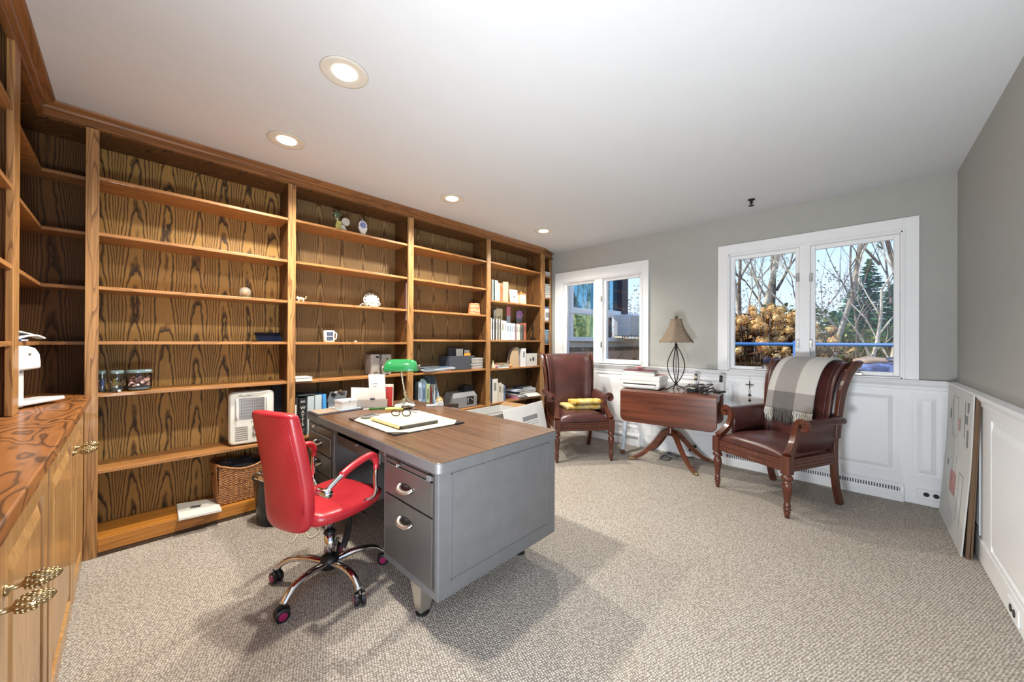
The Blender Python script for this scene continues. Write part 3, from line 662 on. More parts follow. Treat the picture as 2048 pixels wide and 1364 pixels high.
    return t
ac = armchair('oxblood leather armchair by the large window, plaid throw over its back', (3.505, .479, 0), math.radians(151.8))
ac2 = dup(ac, (3.337, 2.217, 0), math.radians(230.9), 'oxblood leather armchair by the small window and bookcase, folded yellow cloth on seat')

# ================================================================= DROP-LEAF TABLE
TT = .72; TA = math.radians(-82.7)+PI/2
tb = thing('drop_leaf_table', 'mahogany pedestal drop-leaf table with splayed brass-capped legs between the armchairs', 'side table', (3.785, 1.385, 0), TA)
# local: long axis y, leaf hangs on -x side
hx, hy = .205, .44
G().prism([(-hx, TT-.018), (-hx+.004, TT-.004), (-hx+.014, TT), (hx-.014, TT), (hx-.004, TT-.004), (hx, TT-.018)], -hy, hy, 'xz').o('tabletop', MAHOG, tb, bev=.003)
G().box(-hx+.03, hx-.03, -hy+.02, hy-.02, TT-.085, TT-.018).o('apron', MAHOG, tb, bev=.003)
def leaf(sx):
    r = .06; z0, z1 = .395, TT-.012; pts = [(-hy, z1), (-hy, z0+r)]
    pts += [(-hy+r-r*math.cos(a*PI/12), z0+r-r*math.sin(a*PI/12)) for a in range(1, 6)]+[(-hy+r, z0), (hy-r, z0)]
    pts += [(hy-r+r*math.sin(a*PI/12), z0+r-r*math.cos(a*PI/12)) for a in range(1, 6)]+[(hy, z0+r), (hy, z1)]
    x = sx*(hx+.002); return G().prism(pts, min(x, x+sx*.018), max(x, x+sx*.018), 'yz')
leaf(-1).o('drop_leaf', MAHOG, tb, bev=.005); leaf(1).o('drop_leaf', MAHOG, tb, bev=.005)
G().lathe([(.001, .26), (.03, .262), (.036, .28), (.04, .30), (.03, .32), (.035, .36), (.045, .40), (.03, .44), (.026, .5), (.03, .56), (.05, .60), (.055, .64)], 28).o('pedestal', MAHOG, tb, smooth=True)
tA = TA
for wx, wy_ in ((3.56, 1.70), (3.56, 1.08), (4.03, 1.06), (4.03, 1.70)):
    v = Matrix.Rotation(-tA, 3, 'Z') @ Vector((wx-3.785, wy_-1.385, 0)); d = v.normalized(); L = v.length
    P = sp([d*.02+Vector((0, 0, .30)), d*.08+Vector((0, 0, .275)), d*(L*.42)+Vector((0, 0, .175)), d*(L*.7)+Vector((0, 0, .07)), d*(L*.93)+Vector((0, 0, .022)), d*L+Vector((0, 0, .014))], 4)
    l = G().bar(P, [.034-.010*i/20 for i in range(len(P))], [.06-.036*i/20 for i in range(len(P))]).o('leg', MAHOG, tb, bev=.006)
    G().bar([d*(L-.035)+Vector((0, 0, .02)), d*(L+.012)+Vector((0, 0, .013))], .03, .026).ball(d*(L+.014)+Vector((0, 0, .013)), .016, .016, .012).o('brass_cap', BRASS, l, bev=.003)
# ================================================================= THINGS ON THE SHELVES
def sx_(u, y=3.1, v=686): return PY(u, v, y).x
def sz_(u, v, y=3.1): return PY(u, v, y).z
_cov = {}
def cmat(rgb):
    k = 'cover_%d_%d_%d' % rgb
    return plain(k, rgb, .55, var=.04)
def book(u0, u1, vt, z0, rgb, label, y=3.09, dep=.16, lean=0, group=None, name='book', rgb2=None, h=None):
    """a book standing with its spine to the room"""
    x0, x1 = sx_(u0, y), sx_(u1, y); hh = h or max(.05, sz_((u0+u1)/2, vt, y)-z0); w = max(.008, x1-x0-.0015); c = .0016 if w < .02 else .0025
    t = thing(name, label, 'book', ((x0+x1)/2, y, z0+.0005+(abs(math.sin(lean))*w*.5)), 0, group); t.rotation_euler = (0, lean, 0)
    g = G().box(-w/2, w/2, 0, c, 0, hh).box(-w/2, -w/2+c, c, dep, 0, hh).box(w/2-c, w/2, c, dep, 0, hh)
    g.o('cover', cmat(rgb), t)
    G().box(-w/2+c, w/2-c, c, dep-.004, .002, hh-.003).o('page_block', PAPER, t)
    if w > .012: q_ = rgb2 or tuple(int(c_*.62) for c_ in rgb); G().box(-w*.22, w*.22, -.0006, 0, hh*.5, hh*.84).o('spine_title', cmat(q_), t)
    return t
def flat(loc, w, d, h, rz, rgb, label, name='book', cat='book', group=None, pages=True):
    """a book, pad or folder lying flat"""
    t = thing(name, label, cat, loc, rz, group); c = min(.002, h*.25)
    G().box(-w/2, w/2, -d/2, d/2, 0, c).box(-w/2, w/2, -d/2, d/2, h-c, h).box(-w/2, -w/2+c, -d/2, d/2, c, h-c).o('cover', cmat(rgb), t)
    if pages: G().box(-w/2+c, w/2-.003, -d/2+.003, d/2-.003, c, h-c).o('page_block', PAPER, t)
    return t
L0, L1, L2, L3 = LV[0], LV[1], LV[2], LV[3]
# ---- bay 1
t = thing('glass_paperweight', 'clear glass ball paperweight on a ring, alone on upper shelf of the first bay', 'paperweight', (sx_(490, 3.18), 3.18, L0[2]))
r = .036; G().ball((0, 0, r+.01), r, n=24, m=16).o('ball', plain('clear_ball', (190, 184, 172), .04, alpha=.38), t, smooth=True)
G().ball((0, 0, r+.008), r*.55, r*.3, r*.6, 12, 8).ball((.008, -.004, r+.016), r*.3, n=10, m=6).o('inner_swirl', plain('amber_swirl', (190, 140, 80), .3), t, smooth=True); G().lathe([(.022, 0), (.028, .004), (.02, .012), (.016, .012)], 20).o('base_ring', MATS['clear_ball'], t, smooth=True)
t = thing('tablet', 'black tablet leaning on its stand at the right end of first bay', 'tablet', (sx_(540, 3.16), 3.15, L0[3]))
G().prism([(-.012, 0.002), (-.006, 0), (.095, .062), (.09, .068)], -.083, .083, 'yz').o('body', BLACK, t, bev=.002)
G().prism([(-.009, .0052), (.086, .0675), (.084, .0685), (-.011, .0062)], -.076, .076, 'yz').o('screen', plain('tablet_screen', (18, 24, 40), .06), t)
G().box(-.02, .03, -.0, .07, 0, .003).prism([(.06, .0), (.066, .0), (.086, .056), (.08, .056)], -.02, .03, 'yz').o('stand', GPLAS, t)
def jar(u0, u1, label, fill, y=3.14, front=None):
    x0, x1 = sx_(u0, y), sx_(u1, y); R = (x1-x0)/2; z0 = L0[4]; h = .118
    t = thing('glass_jar', label, 'jar', ((x0+x1)/2, y, z0), 0, 'square glass jars on the first bay shelf')
    pr_ = [(R*.8, .001), (R*.95, .008), (R, .022), (R, h-.03), (R*.93, h-.02), (R*.93, h-.012)]
    def sq(r, z, n=28):
        out = []
        for i in range(n):
            a = 2*PI*i/n; c, s = math.cos(a), math.sin(a); out.append((math.copysign(abs(c)**.55, c)*r, math.copysign(abs(s)**.55, s)*r, z))
        return out
    G().loft([sq(a, b) for a, b in pr_], cap=False).add([], []).o('body', JARG, t, smooth=True)
    G().loft([sq(R*.78, .0012), sq(R*.9, .012), sq(R*.93, .02)]).o('thick_bottom', plain('thick_glass', (150, 170, 178), .08, metal=.3), t, smooth=True)
    G().loft([sq(R*1.0, h-.014), sq(R*1.03, h-.01), sq(R*1.03, h), sq(R*.96, h+.006)]).o('lid', plain('lid_glass', (126, 146, 148), .08, metal=.35, alpha=1), t, smooth=True)
    random.seed(int(u0)); f = G()
    if fill == 'coins':
        for i in range(150):
            f.T = Matrix.Translation((random.uniform(-R, R)*.78, random.uniform(-R, R)*.78, .026+random.random()*.052)) @ Euler((random.random()*3, random.random()*3, 0)).to_matrix().to_4x4()
            f.lathe([(.009, 0), (.009, .0014)], 10)
        f.T = None; f.o('coins', plain('mixed_coins', (190, 140, 120), .3, metal=.6, var=.5, vs=70), t, kind='stuff')
    elif fill == 'blue':
        f.box(-R*.55, R*.55, -R*.5, R*.5, .022, .072).o('candle', plain('blue_wax', (90, 100, 150), .4), t, bev=.006)
    else:
        f.ball((-R*.3, -.01, .045), .014, .01, .02).ball((-R*.32, -.012, .068), .008, .008, .012).o('ornament', plain('ochre_ornament', (205, 180, 110), .5), t, smooth=True); G().ball((-.008, -.02, .03), .012, .009, .007).o('white_stone', PAPER, t, smooth=True)
    return t
jar(197, 213, 'left glass jar half hidden by the upright, blue block inside', 'blue', 3.17)
jar(220, 249, 'middle square glass jar with a small ochre ornament inside', 'orn')
jar(252, 305, 'widest glass jar, filled with copper and silver coins', 'coins', 3.15)
t = thing('glass_stick', 'short clear glass stick lying in front of the jars', 'ornament', (sx_(221, 3.085, 780), 3.085, L0[4])); G().tube([(-.028, .012, .008), (.0, .002, .0075), (.03, -.008, .007)], [.006, .008, .006], 10).o('shaft', JARG, t, smooth=True); G().ball((.033, -.009, .008), .0078).o('knob', plain('pale_glass', (200, 215, 222), .1), t, smooth=True)
# heater
hx0, hx1 = sx_(462, 3.10), sx_(551, 3.10)
t = thing('space_heater', 'cream portable fan heater with wire grille on lower shelf behind the red chair', 'heater', ((hx0+hx1)/2, 3.18, L0[5]), math.radians(-7))
w = (hx1-hx0)/2; hh = .365
HB = plain('cream_enamel', (214, 212, 202), .4)
G().prism([(a, b+hh/2+.006) for a, b in rrect(-w, w, -hh/2, hh/2, .03)], -.075, .075, 'xz').o('case', HB, t, bev=.006)
G().prism([(a, b+hh/2+.006) for a, b in rrect(-w+.006, w-.006, -hh/2+.006, hh/2-.006, .028)], -.088, -.075, 'xz').o('front_panel', HB, t, bev=.008)
gz0, gz1 = .18, .325; gx = w*.56
G().box(-gx, gx, -.0885, -.082, gz0, gz1).o('grille_opening', plain('heater_dark', (92, 84, 80), .6), t)
g = G()
for i in range(24): x = -gx+.003+i*(2*gx-.006)/23; g.box(x-.0011, x+.0011, -.0915, -.0885, gz0, gz1)
for i in range(7): z = gz0+.01+i*(gz1-gz0-.02)/6; g.box(-gx, gx, -.0905, -.089, z-.0008, z+.0008)
g.o('wire_grille', NICKEL, t)
for s in (-1, 1): G().tube(sp([(s*(gx+.014), -.088, .325), (s*(gx+.014), -.104, .318), (s*(gx+.014), -.106, .26), (s*(gx+.014), -.104, .20), (s*(gx+.014), -.088, .185)], 4), .006, 8).o('handle', WPLAS, t, smooth=True)
g = G()
for i in range(7): g.box(-w*.72, -w*.18, -.090, -.088, .036+i*.0145, .042+i*.0145)
g.o('vent_slots', plain('slot_shadow_brown', (128, 122, 112), .7), t)
for zz in (.118, .075): G().lathe([(.017, 0), (.016, .008), (.013, .014), (.003, .015)], 20, (.018, -.088, zz), (0, -1, 0)).o('dial', NICKEL, t, smooth=True)
G().tube(sp([(-.075, -.089, .340), (-.066, -.089, .350), (-.058, -.089, .338), (-.048, -.089, .343), (-.036, -.089, .339), (-.026, -.089, .350), (-.018, -.089, .338), (-.010, -.089, .347), (.0, -.089, .341)], 4), .0013, 5).o('script_emblem', INK, t)
for xx in (-.002, .032): G().lathe([(.003, 0), (.003, .003)], 10, (xx, -.088, .158), (0, -1, 0)).o('indicator', BLACK, t)
# dark panel standing in the shelf right of the heater
t = thing('black_backing_board', 'tall thin dark board upright beside the cream heater', 'board', (sx_(560, 3.2), 3.24, L0[5]))
G().box(-.045, .03, -.006, .006, 0, .40).o('board', plain('dark_navy_board', (14, 20, 28), .5), t, bev=.002); G().box(-.045, .03, .006, .0075, .02, .38).o('backing', BLACKM, t)
# wicker basket
bx0, bx1 = sx_(437, 3.075, 960), sx_(548, 3.075, 960)
t = thing('wicker_basket', 'brown woven wicker magazine basket with a dipped front edge on base shelf', 'basket', ((bx0+bx1)/2, 3.195, .101))
bw = (bx1-bx0)/2
def wick(x, y, z):
    return (x, y, z)
def side(g, P, Q, H0, H1, dip, n):
    """woven wall from P to Q"""
    P = Vector(P); Q = Vector(Q); d = (Q-P); nrm = Vector((d.y, -d.x, 0)).normalized(); rows = 30
    def f(u, v):
        hz = H0+(H1-H0)*u-dip*math.sin(PI*u)
        z = .004+v*hz; o = .0028*math.sin(v*rows*PI+ (PI if int(u*n) % 2 else 0))+.0016*math.sin(u*n*PI)
        p = P+d*u+nrm*(o+.012*v); return (p.x, p.y, z)
    g.grid(f, 84, 90)
WK = NT('wicker'); _n = WK.noise(WK.coords((60, 60, 160)), 1, 3); WK.p(col=WK.ramp(_n, [(.3, S(104, 62, 32)), (.7, S(190, 134, 82))]), rough=.6); WK = WK.m
g = G(); side(g, (-bw, -.115, 0), (bw, -.115, 0), .265, .285, .055, 22); side(g, (bw, -.115, 0), (bw, .10, 0), .285, .26, 0, 16); side(g, (bw, .10, 0), (-bw, .10, 0), .26, .26, .03, 22); side(g, (-bw, .10, 0), (-bw, -.115, 0), .26, .265, 0, 16)
g.o('woven_body', WK, t, smooth=True, solid=.005)
G().box(-bw+.004, bw-.004, -.11, .096, .002, .008).o('base', WK, t)
rim = [(-bw+2*bw*i/16, -.128, .27+.02*i/16-.055*math.sin(PI*i/16)) for i in range(17)]+[(bw, .11, .265), (-bw, .11, .265)]
G().tube(sp(rim, 3, True), .0075, 8, wrap=True).o('rim', WK, t, smooth=True)
cl = thing('black_cloth_bag', 'crumpled black cloth bag stuffed in the wicker basket', 'bag', ((bx0+bx1)/2-.01, 3.19, .17))
random.seed(5)
def blob(u, v, c, r, amp=.25, sc=9):
    a = u*2*PI; b = v*PI; d = Vector((math.cos(a)*math.sin(b), math.sin(a)*math.sin(b), -math.cos(b)))
    k = 1+amp*mnoise.noise(d*2.2+Vector(c)*sc); return (c[0]+d.x*r[0]*k, c[1]+d.y*r[1]*k, c[2]+d.z*r[2]*k)
def blobg(c, r, amp=.25, nu=26, nv=16): return G().grid(lambda u, v: blob(u, v, c, r, amp), nu, nv)
CLOTH = plain('black_cloth', (44, 42, 45), .95, var=.2, bump=.3, bs=40)
blobg((0, 0, .06), (.14, .07, .13), .3).o('main_folds', CLOTH, cl, smooth=True); blobg((-.1, .0, .14), (.055, .045, .07), .5).o('upper_fold', plain('dark_grey_cloth', (66, 60, 62), .95, var=.2), cl, smooth=True)
# envelope on base shelf
P0, P1, P2, P3 = PZ(352, 1012, .104), PZ(430, 1000, .104), PZ(443, 1023, .104), PZ(356, 1042, .104)
t = thing('paper_packet', 'white paper packet with a dark label lying on the base shelf left of the basket', 'packet', (0, 0, 0))
ez = .102; G().loft([[(p.x, p.y, ez) for p in (P3, P2, P1, P0)], [(p.x+.003, p.y+.002, ez+.016) for p in (P3, P2, P1, P0)]]).o('packet', PAPER, t, bev=.003)
m = (P0+P1+P2+P3)/4; d_ = (P1-P0).normalized(); G().cbox((m.x-.01, m.y+.02, ez+.0172), (.052, .034, .0012), (0, 0, math.atan2(d_.y, d_.x))).o('label', INK, t)
G().cbox((m.x+.0, m.y-.02, ez+.0170), (.15, .001, .0008), (0, 0, math.atan2(d_.y, d_.x))).o('fold_line', GREYINK, t)
# ---- bay 2: ornaments
CRY = plain('crystal', (205, 206, 190), .08, metal=.55, var=.3, vs=90)
def award(u, v0, label, kind):
    y = 3.13; z0 = L1[0]; t = thing('crystal_award', label, 'trophy', (sx_(u, y, 440), y, z0))
    if kind == 0:
        G().prism([(-.028, 0), (.03, 0), (.018, .05), (.024, .085), (-.02, .085), (-.03, .04)], -.008, .01, 'xz').o('base', plain('gold_green_crystal', (190, 186, 110), .12, metal=.6, var=.4, vs=80), t, bev=.002)
        G().tube(sp([(-.01, 0, .08), (-.012, 0, .1), (-.02, 0, .12)], 3), .006, 8).o('stem', CRY, t)
        G().ball((-.018, 0, .135), .034, .018, .036, 16, 10).o('globe', plain('dark_green_crystal', (96, 108, 84), .06, metal=.6, var=.5, vs=60), t, smooth=True)
        for s in (-1, 1): G().tube([(-.018, 0, .09), (-.018+s*.036, -.004, .14)], [.006, .003], 6).o('wing', CRY, t)
        G().lathe([(.032, 0), (.034, .003), (.032, .006)], 24, (.05, -.01, .085), (0, -1, 0)).o('medal', plain('silver_medal', (210, 208, 198), .25, metal=.5, var=.2, vs=100), t)
        G().prism([(.02, .0), (.045, .02), (.066, .012), (.045, .05), (.02, .06)], -.006, .004, 'xz').o('ribbon', PAPER, t)
    else:
        G().prism([(-.004, 0), (.016, 0), (.042, .07), (.038, .078), (.0, .06), (-.034, .078), (-.038, .07)], -.008, .008, 'xz').o('base', plain('white_crystal', (224, 222, 218), .15), t, bev=.002)
        G().prism([(-.036, .085), (-.03, .06), (.0, .045), (.032, .06), (.04, .09), (.03, .115), (.0, .16), (-.026, .115)], .002, .01, 'xz').o('teardrop', plain('smoky_crystal', (132, 134, 130), .08, metal=.5, var=.3, vs=60), t, bev=.002)
        G().lathe([(.036, 0), (.037, .003), (.035, .006)], 28, (.002, -.002, .095), (0, -1, 0)).o('disc', plain('white_disc', (226, 224, 226), .3), t, smooth=False)
        G().lathe([(.027, 0), (.026, .001)], 24, (.002, -.008, .095), (0, -1, 0)).o('blue_picture', plain('disc_picture', (120, 130, 180), .3, var=.5, vs=30), t)
    return t
award(678, 0, 'gold-green crystal trophy with silver medal on the top shelf of second bay', 0); award(725, 0, 'white pedestal crystal award with round blue picture, right of the gold-green trophy', 1)
t = thing('cat_figurine', 'tiny cream and tan cat figurine crouching at left end of a second-bay shelf', 'figurine', (sx_(601, 3.1), 3.1, L1[2]))
CATM = plain('tan_fur', (214, 184, 140), .7, var=.15, vs=60)
G().ball((0, 0, .022), .026, .013, .013).ball((-.02, 0, .026), .012, .01, .011).tube(sp([(.022, 0, .02), (.036, 0, .03), (.038, 0, .045)], 3), .0035, 6).o('body', CATM, t, smooth=True)
G().prism([(-.027, .034), (-.022, .034), (-.025, .043)], -.006, -.003, 'xz').prism([(-.02, .035), (-.015, .034), (-.017, .043)], .003, .006, 'xz').o('ears', CATM, t); G().ball((-.031, 0, .018), .006, .006, .007).o('dark_muzzle', BLACK, t, smooth=True)
G().tube([(-.016, -.008, .02), (-.018, -.008, 0)], .004, 6).tube([(-.014, .008, .02), (-.016, .008, 0)], .004, 6).tube([(.016, -.008, .02), (.018, -.008, 0)], .004, 6).tube([(.014, .008, .02), (.017, .008, 0)], .004, 6).o('legs', PAPER, t)
POR = plain('white_porcelain', (226, 224, 216), .2)
xc = sx_(741, 3.22); z0 = L1[2]
t = thing('decorated_plate', 'white plate with dark leaf rim pattern standing upright behind the teacup', 'plate', (xc, 3.2, z0)); R = .072
G().lathe([(.001, 0), (.04, 0), (.05, -.003), (R, -.009), (R, -.006), (.05, .001), (.001, .003)], 36, (0, 0, R), (-.12, -1, .25)).o('plate_body', POR, t, smooth=True)
g = G(); M_ = Vector((-.12, -1, .25)).to_track_quat('Z', 'Y').to_matrix()
for i in range(12): a = 2*PI*i/12; c_ = Vector((0, 0, R))+M_ @ Vector((.06*math.cos(a), .06*math.sin(a), .003)); g.ball(c_, .0075, .002, .005, 8, 5)
g.o('leaf_pattern', BLACK, t)
t = thing('teacup', 'white teacup with dark dotted band in front of the upright plate', 'cup', (sx_(749, 3.13), 3.13, L1[2]))
G().lathe([(.018, 0), (.022, .004), (.026, .02), (.034, .042), (.035, .048), (.033, .048), (.024, .02), (.001, .008)], 28).o('bowl', POR, t, smooth=True)
G().tube(sp([(.031, 0, .042), (.05, 0, .04), (.046, 0, .022), (.027, 0, .012)], 4), .0035, 8).o('handle', POR, t, smooth=True)
g = G()
for i in range(14): a = 2*PI*i/14; g.ball((.0325*math.cos(a), .0325*math.sin(a), .038), .0036, .0036, .0036, 6, 4)
g.o('dotted_band', BLACK, t)
t = thing('place_card', 'small folded white card left of the teacup', 'card', (sx_(724, 3.13), 3.13, L1[2])); G().prism([(-.03, 0), (-.006, .022), (.004, .03), (.03, 0), (.027, 0), (.004, .027), (-.027, 0)], -.012, .012, 'xz').o('card', PAPER, t); G().prism([(-.014, .0155), (-.006, .0235), (-.0045, .0225), (-.0125, .0145)], -.0122, .0, 'xz').o('printed_corner', GREYINK, t)
t = thing('coffee_mug', 'white mug with two dark printed panels on eye-level shelf of second bay', 'mug', (sx_(658, 3.12), 3.12, L1[3]))
G().lathe([(.038, 0), (.041, .004), (.041, .092), (.039, .094), (.037, .09), (.036, .01), (.001, .008)], 32).o('mug_body', POR, t, smooth=True)
G().tube(sp([(.038, .012, .078), (.062, .018, .074), (.066, .02, .05), (.06, .018, .028), (.038, .012, .02)], 4), .005, 8).o('handle', POR, t, smooth=True)
for a, b in ((.05, .082), (.012, .044)): G().add([(.0415*math.sin(q), -.0415*math.cos(q), z) for z in (a, b) for q in [(-.75+.15*i) for i in range(9)]], [(i, i+1, i+10, i+9) for i in range(8)]).o('printed_panel', plain('mug_print', (74, 82, 104), .4, var=.6, vs=140), t)
for u, lab, c in ((694, 'tiny dark brown pebble on eye-level shelf right of the mug', (70, 52, 44)), (711, 'tiny white pebble on eye-level shelf, farther right of the mug', (222, 214, 200))):
    tag(G().ball((0, 0, .006), .014, .01, .006, 12, 7).o('pebble', plain('pebble_%d' % u, c, .5), None, True, loc=(sx_(u, 3.09), 3.09, L1[3])), lab, 'pebble')
# hanging strip on the upright
t = thing('hanging_ribbon', 'narrow red and white ribbon hanging from the right side panel of second bay', 'ribbon', (1.800, 3.10, 1.55)); G().box(-.0035, 0, -.02, .014, -.17, .23).o('red_band', MAROON, t); G().box(-.0042, -.0035, -.02, -.01, -.15, .2).o('white_stripe', PAPER, t); G().tube([(-.002, 0, -.17), (-.004, .002, -.23)], .0035, 6).o('tassel', MAROON, t); G().cyl((0, 0, .235), (-.006, 0, .235), .004).o('pin', NICKEL, t)
flat((sx_(602, 3.12), 3.12, L1[4]), .115, .17, .028, 0, (226, 222, 208), 'thick white paperback lying flat at left end of a second-bay shelf')
for u0, u1, lab, k in ((742, 762, 'left grey desktop speaker with a small black logo plate', 0), (764, 785, 'right grey desktop speaker with round black hole, cables at its foot', 1)):
    y = 3.14; x0, x1 = sx_(u0, y), sx_(u1, y); t = thing('desktop_speaker', lab, 'speaker', ((x0+x1)/2, y, L1[4])); w = (x1-x0)/2-.003; h = sz_(u0, 709, y)-L1[4]
    G().prism([(a, b) for a, b in rrect(-w, w, -.0, .13, .018)], 0.002, h, 'xy').o('cabinet', plain('speaker_grey', (150, 144, 140), .5), t, bev=.004)
    if k == 0: G().box(.0, .028, -.002, .0, h-.032, h-.016).o('logo_plate', BLACK, t, bev=.001)
    else: G().lathe([(.008, 0), (.007, .002)], 16, (0, 0, h-.04), (0, -1, 0)).o('port', BLACK, t)
    G().box(-w*.5, w*.5, -.0015, 0, .018, .026).o('control_strip', INK, t)
t = thing('speaker_cable', 'dark grey cable looping in front of the right desktop speaker', 'cable', (sx_(768, 3.08), 3.08, L1[4])); G().tube(sp([(.03, 0, .006), (.0, -.01, .005), (-.02, 0, .03), (-.028, .01, .09), (-.015, .02, .13), (.01, .03, .15)], 5), .0035, 8).tube(sp([(.035, .0, .006), (-.01, .004, .012), (-.03, .0, .06), (-.026, .015, .12)], 5), .003, 8).o('cable', DGREY, t, smooth=True); G().box(.026, .046, -.006, .008, 0, .012).o('plug', BLACK, t)
# binders on the lower shelf of bay 2
z = L1[5]
def binder(u0, u1, vt, rgb, label, y=3.075, dep=.24, txt=None):
    x0, x1 = sx_(u0, y), sx_(u1, y); h = sz_(u0, vt, y)-z; w = (x1-x0)/2
    t = thing('ring_binder', label, 'binder', ((x0+x1)/2, y, z+.0005)); G().box(-w, w, 0, .004, 0, h).box(-w, -w+.003, .004, dep, 0, h).box(w-.003, w, .004, dep, 0, h).o('cover', cmat(rgb), t, bev=.001)
    G().box(-w+.004, w-.004, .008, dep-.01, .006, h-.01).o('page_block', PAPER, t)
    if txt:
        for i, ch in enumerate(txt): text(ch, .034, (0, -.001, h*.74-i*.031), (PI/2, 0, 0), PAPER, t)
        G().box(-w*.7, w*.7, -.001, 0, h-.035, h-.02).box(-w*.6, w*.6, -.001, 0, .05, .053).box(-w*.5, w*.5, -.001, 0, .036, .039).o('spine_print', GREYINK, t)
    elif sum(rgb) < 200: G().box(-w*.6, w*.2, -.001, 0, h*.35, h*.82).o('spine_label', PAPER, t)
    return t
binder(589, 597, 796, (38, 36, 38), 'narrow black binder with white spine label at the far left of lower shelf')
binder(599.5, 613, 797, (30, 30, 32), 'black binder with WATTS lettered down its spine', txt='WATTS')
binder(616, 629, 793, (178, 190, 196), 'pale grey binder just right of the WATTS binder')
binder(631, 644, 791, (186, 198, 204), 'second pale grey binder, left of the bright blue folder')
binder(646, 653, 789, (70, 150, 214), 'bright blue narrow folder standing between grey binders and storage tray')
t = thing('green_folder', 'dark green folder lying across the tops of the binders', 'folder', (sx_(606, 3.15), 3.16, sz_(606, 793, 3.075)+.004), .1); G().box(-.06, .06, -.08, .10, 0, .004).o('cover', plain('dark_green', (70, 92, 78), .6), t); G().box(-.058, .05, -.075, .095, .004, .007).o('sheets', DGREY, t)
t = thing('letter_tray', 'grey desk tray with small clutter behind the white box', 'tray', (sx_(672, 3.15), 3.13, z)); th = sz_(672, 784, 3.1)-z
G().prism([(-.07, 0), (.085, 0), (.085, th), (-.05, th), (-.07, th*.8)], .0, .006, 'xz').prism([(-.07, 0), (.085, 0), (.085, th*.9), (-.07, th*.75)], .12, .126, 'xz').box(-.07, -.066, 0, .12, 0, th*.75).box(.081, .085, 0, .12, 0, th*.9).box(-.07, .085, 0, .12, 0, .004).o('tray_body', plain('tray_grey', (150, 156, 160), .5), t)
random.seed(3)
for i, c in enumerate(((30, 30, 34), (220, 216, 210), (150, 120, 96), (96, 100, 104))): G().cbox((-.03+i*.026, -.01+.01*(i % 2), th-.02+.01*(i % 3)), (.03, .02, .022), (.3*i, .4, i)).o('clip', cmat(c), t, bev=.004)
# ---- bay 3
t = thing('orange_book', 'thick orange and brown patterned book leaning at the right of third bay', 'book', (sx_(948, 3.12), 3.12, L2[2]), 0); hb_ = sz_(948, 605, 3.1)-L2[2]
OB = NT('striped_cover'); _s = OB.N('ShaderNodeSeparateXYZ'); OB.L(OB.coords(), _s.inputs[0]); OB.p(col=OB.ramp(OB.math('FRACT', OB.math('ADD', OB.math('MULTIPLY', _s.outputs[2], 22), OB.math('MULTIPLY', OB.noise(OB.coords(), 20, 2), 1.2))), [(0, S(196, 100, 60)), (.4, S(186, 92, 56)), (.5, S(226, 200, 170)), (.62, S(110, 60, 42)), (.8, S(208, 140, 90))]), rough=.4); OB = OB.m
G().loft([[(-.075, -.02, 0), (.075, -.02, 0), (.075, .02, 0), (-.075, .02, 0)], [(-.045, .01, hb_*.95), (.09, .01, hb_), (.09, .035, hb_), (-.045, .035, hb_*.95)]]).o('cover', OB, t, bev=.002); G().box(-.04, .075, .036, .04, .01, hb_*.6).o('back_board', KRAFT, t)
z = L2[4]
t = thing('storage_box', 'black open file box stuffed with white and orange papers on third bay', 'box', (sx_(917, 3.17), 3.17, z)); bxw = (sx_(942, 3.12)-sx_(892, 3.12))/2; bh = sz_(917, 712, 3.1)-z
G().box(-bxw, bxw, -.07, -.064, 0, bh).box(-bxw, bxw, .11, .116, 0, bh).box(-bxw, -bxw+.006, -.064, .11, 0, bh).box(bxw-.006, bxw, -.064, .11, 0, bh).box(-bxw, bxw, -.07, .116, 0, .005).o('box_body', plain('charcoal_box', (66, 70, 78), .55), t)
G().box(-.06, .03, -.04, -.034, .02, bh+.075).box(.06, .13, -.03, -.024, .02, bh+.06).o('paper_sheets', PAPER, t); G().box(.04, .125, -.055, -.04, .02, bh+.03).o('orange_envelope', plain('manila_orange', (214, 150, 60), .6), t, bev=.002); G().box(-.11, .12, .02, .05, .02, bh+.085).o('dark_folders', DGREY, t)
rows = [(196, 200, 204), (120, 90, 76), (206, 200, 190), (90, 96, 108), (200, 206, 214), (150, 120, 100), (190, 196, 206), (110, 66, 60)]
cdx = sx_(953, 3.11); cdh = (sz_(953, 716, 3.1)-z)/8
names = ['lowest, maroon edged', 'pale grey, second from the bottom', 'brown edged, third from the bottom', 'white edged, fourth from the bottom', 'slate edged, fifth from the bottom', 'cream edged, third from the top', 'tan edged, just under the top one', 'topmost, pale grey']
for i in range(8):
    flat((cdx+(.004 if i % 3 else -.004), 3.155, z+i*cdh), .165, .13, cdh*.94, .02*(i % 3-1), rows[7-i], 'paperback in the stack beside the black file box, '+names[i], group='small stack of paperbacks on third bay')
zz = z
for i, (c, w_, d_, lab, r_) in enumerate((((176, 66, 60), .34, .2, 'thin red folder at the bottom of the loose pile left in third bay', .0), ((150, 168, 186), .38, .21, 'grey-blue folder in the loose pile, directly over the red one', .06), ((222, 226, 230), .40, .2, 'white folder in the loose pile, with a curled front edge', -.04), ((66, 96, 128), .36, .2, 'dark blue folder near the top of the loose pile', .03), ((60, 64, 70), .26, .19, 'small black pad on top of the loose pile of folders', -.02))):
    flat((sx_(868 if i < 4 else 848, 3.16), 3.165, zz), w_, d_, .011, r_, c, lab, 'folder', 'folder', 'loose pile of folders on third bay'); zz += .0112
z = L2[5]
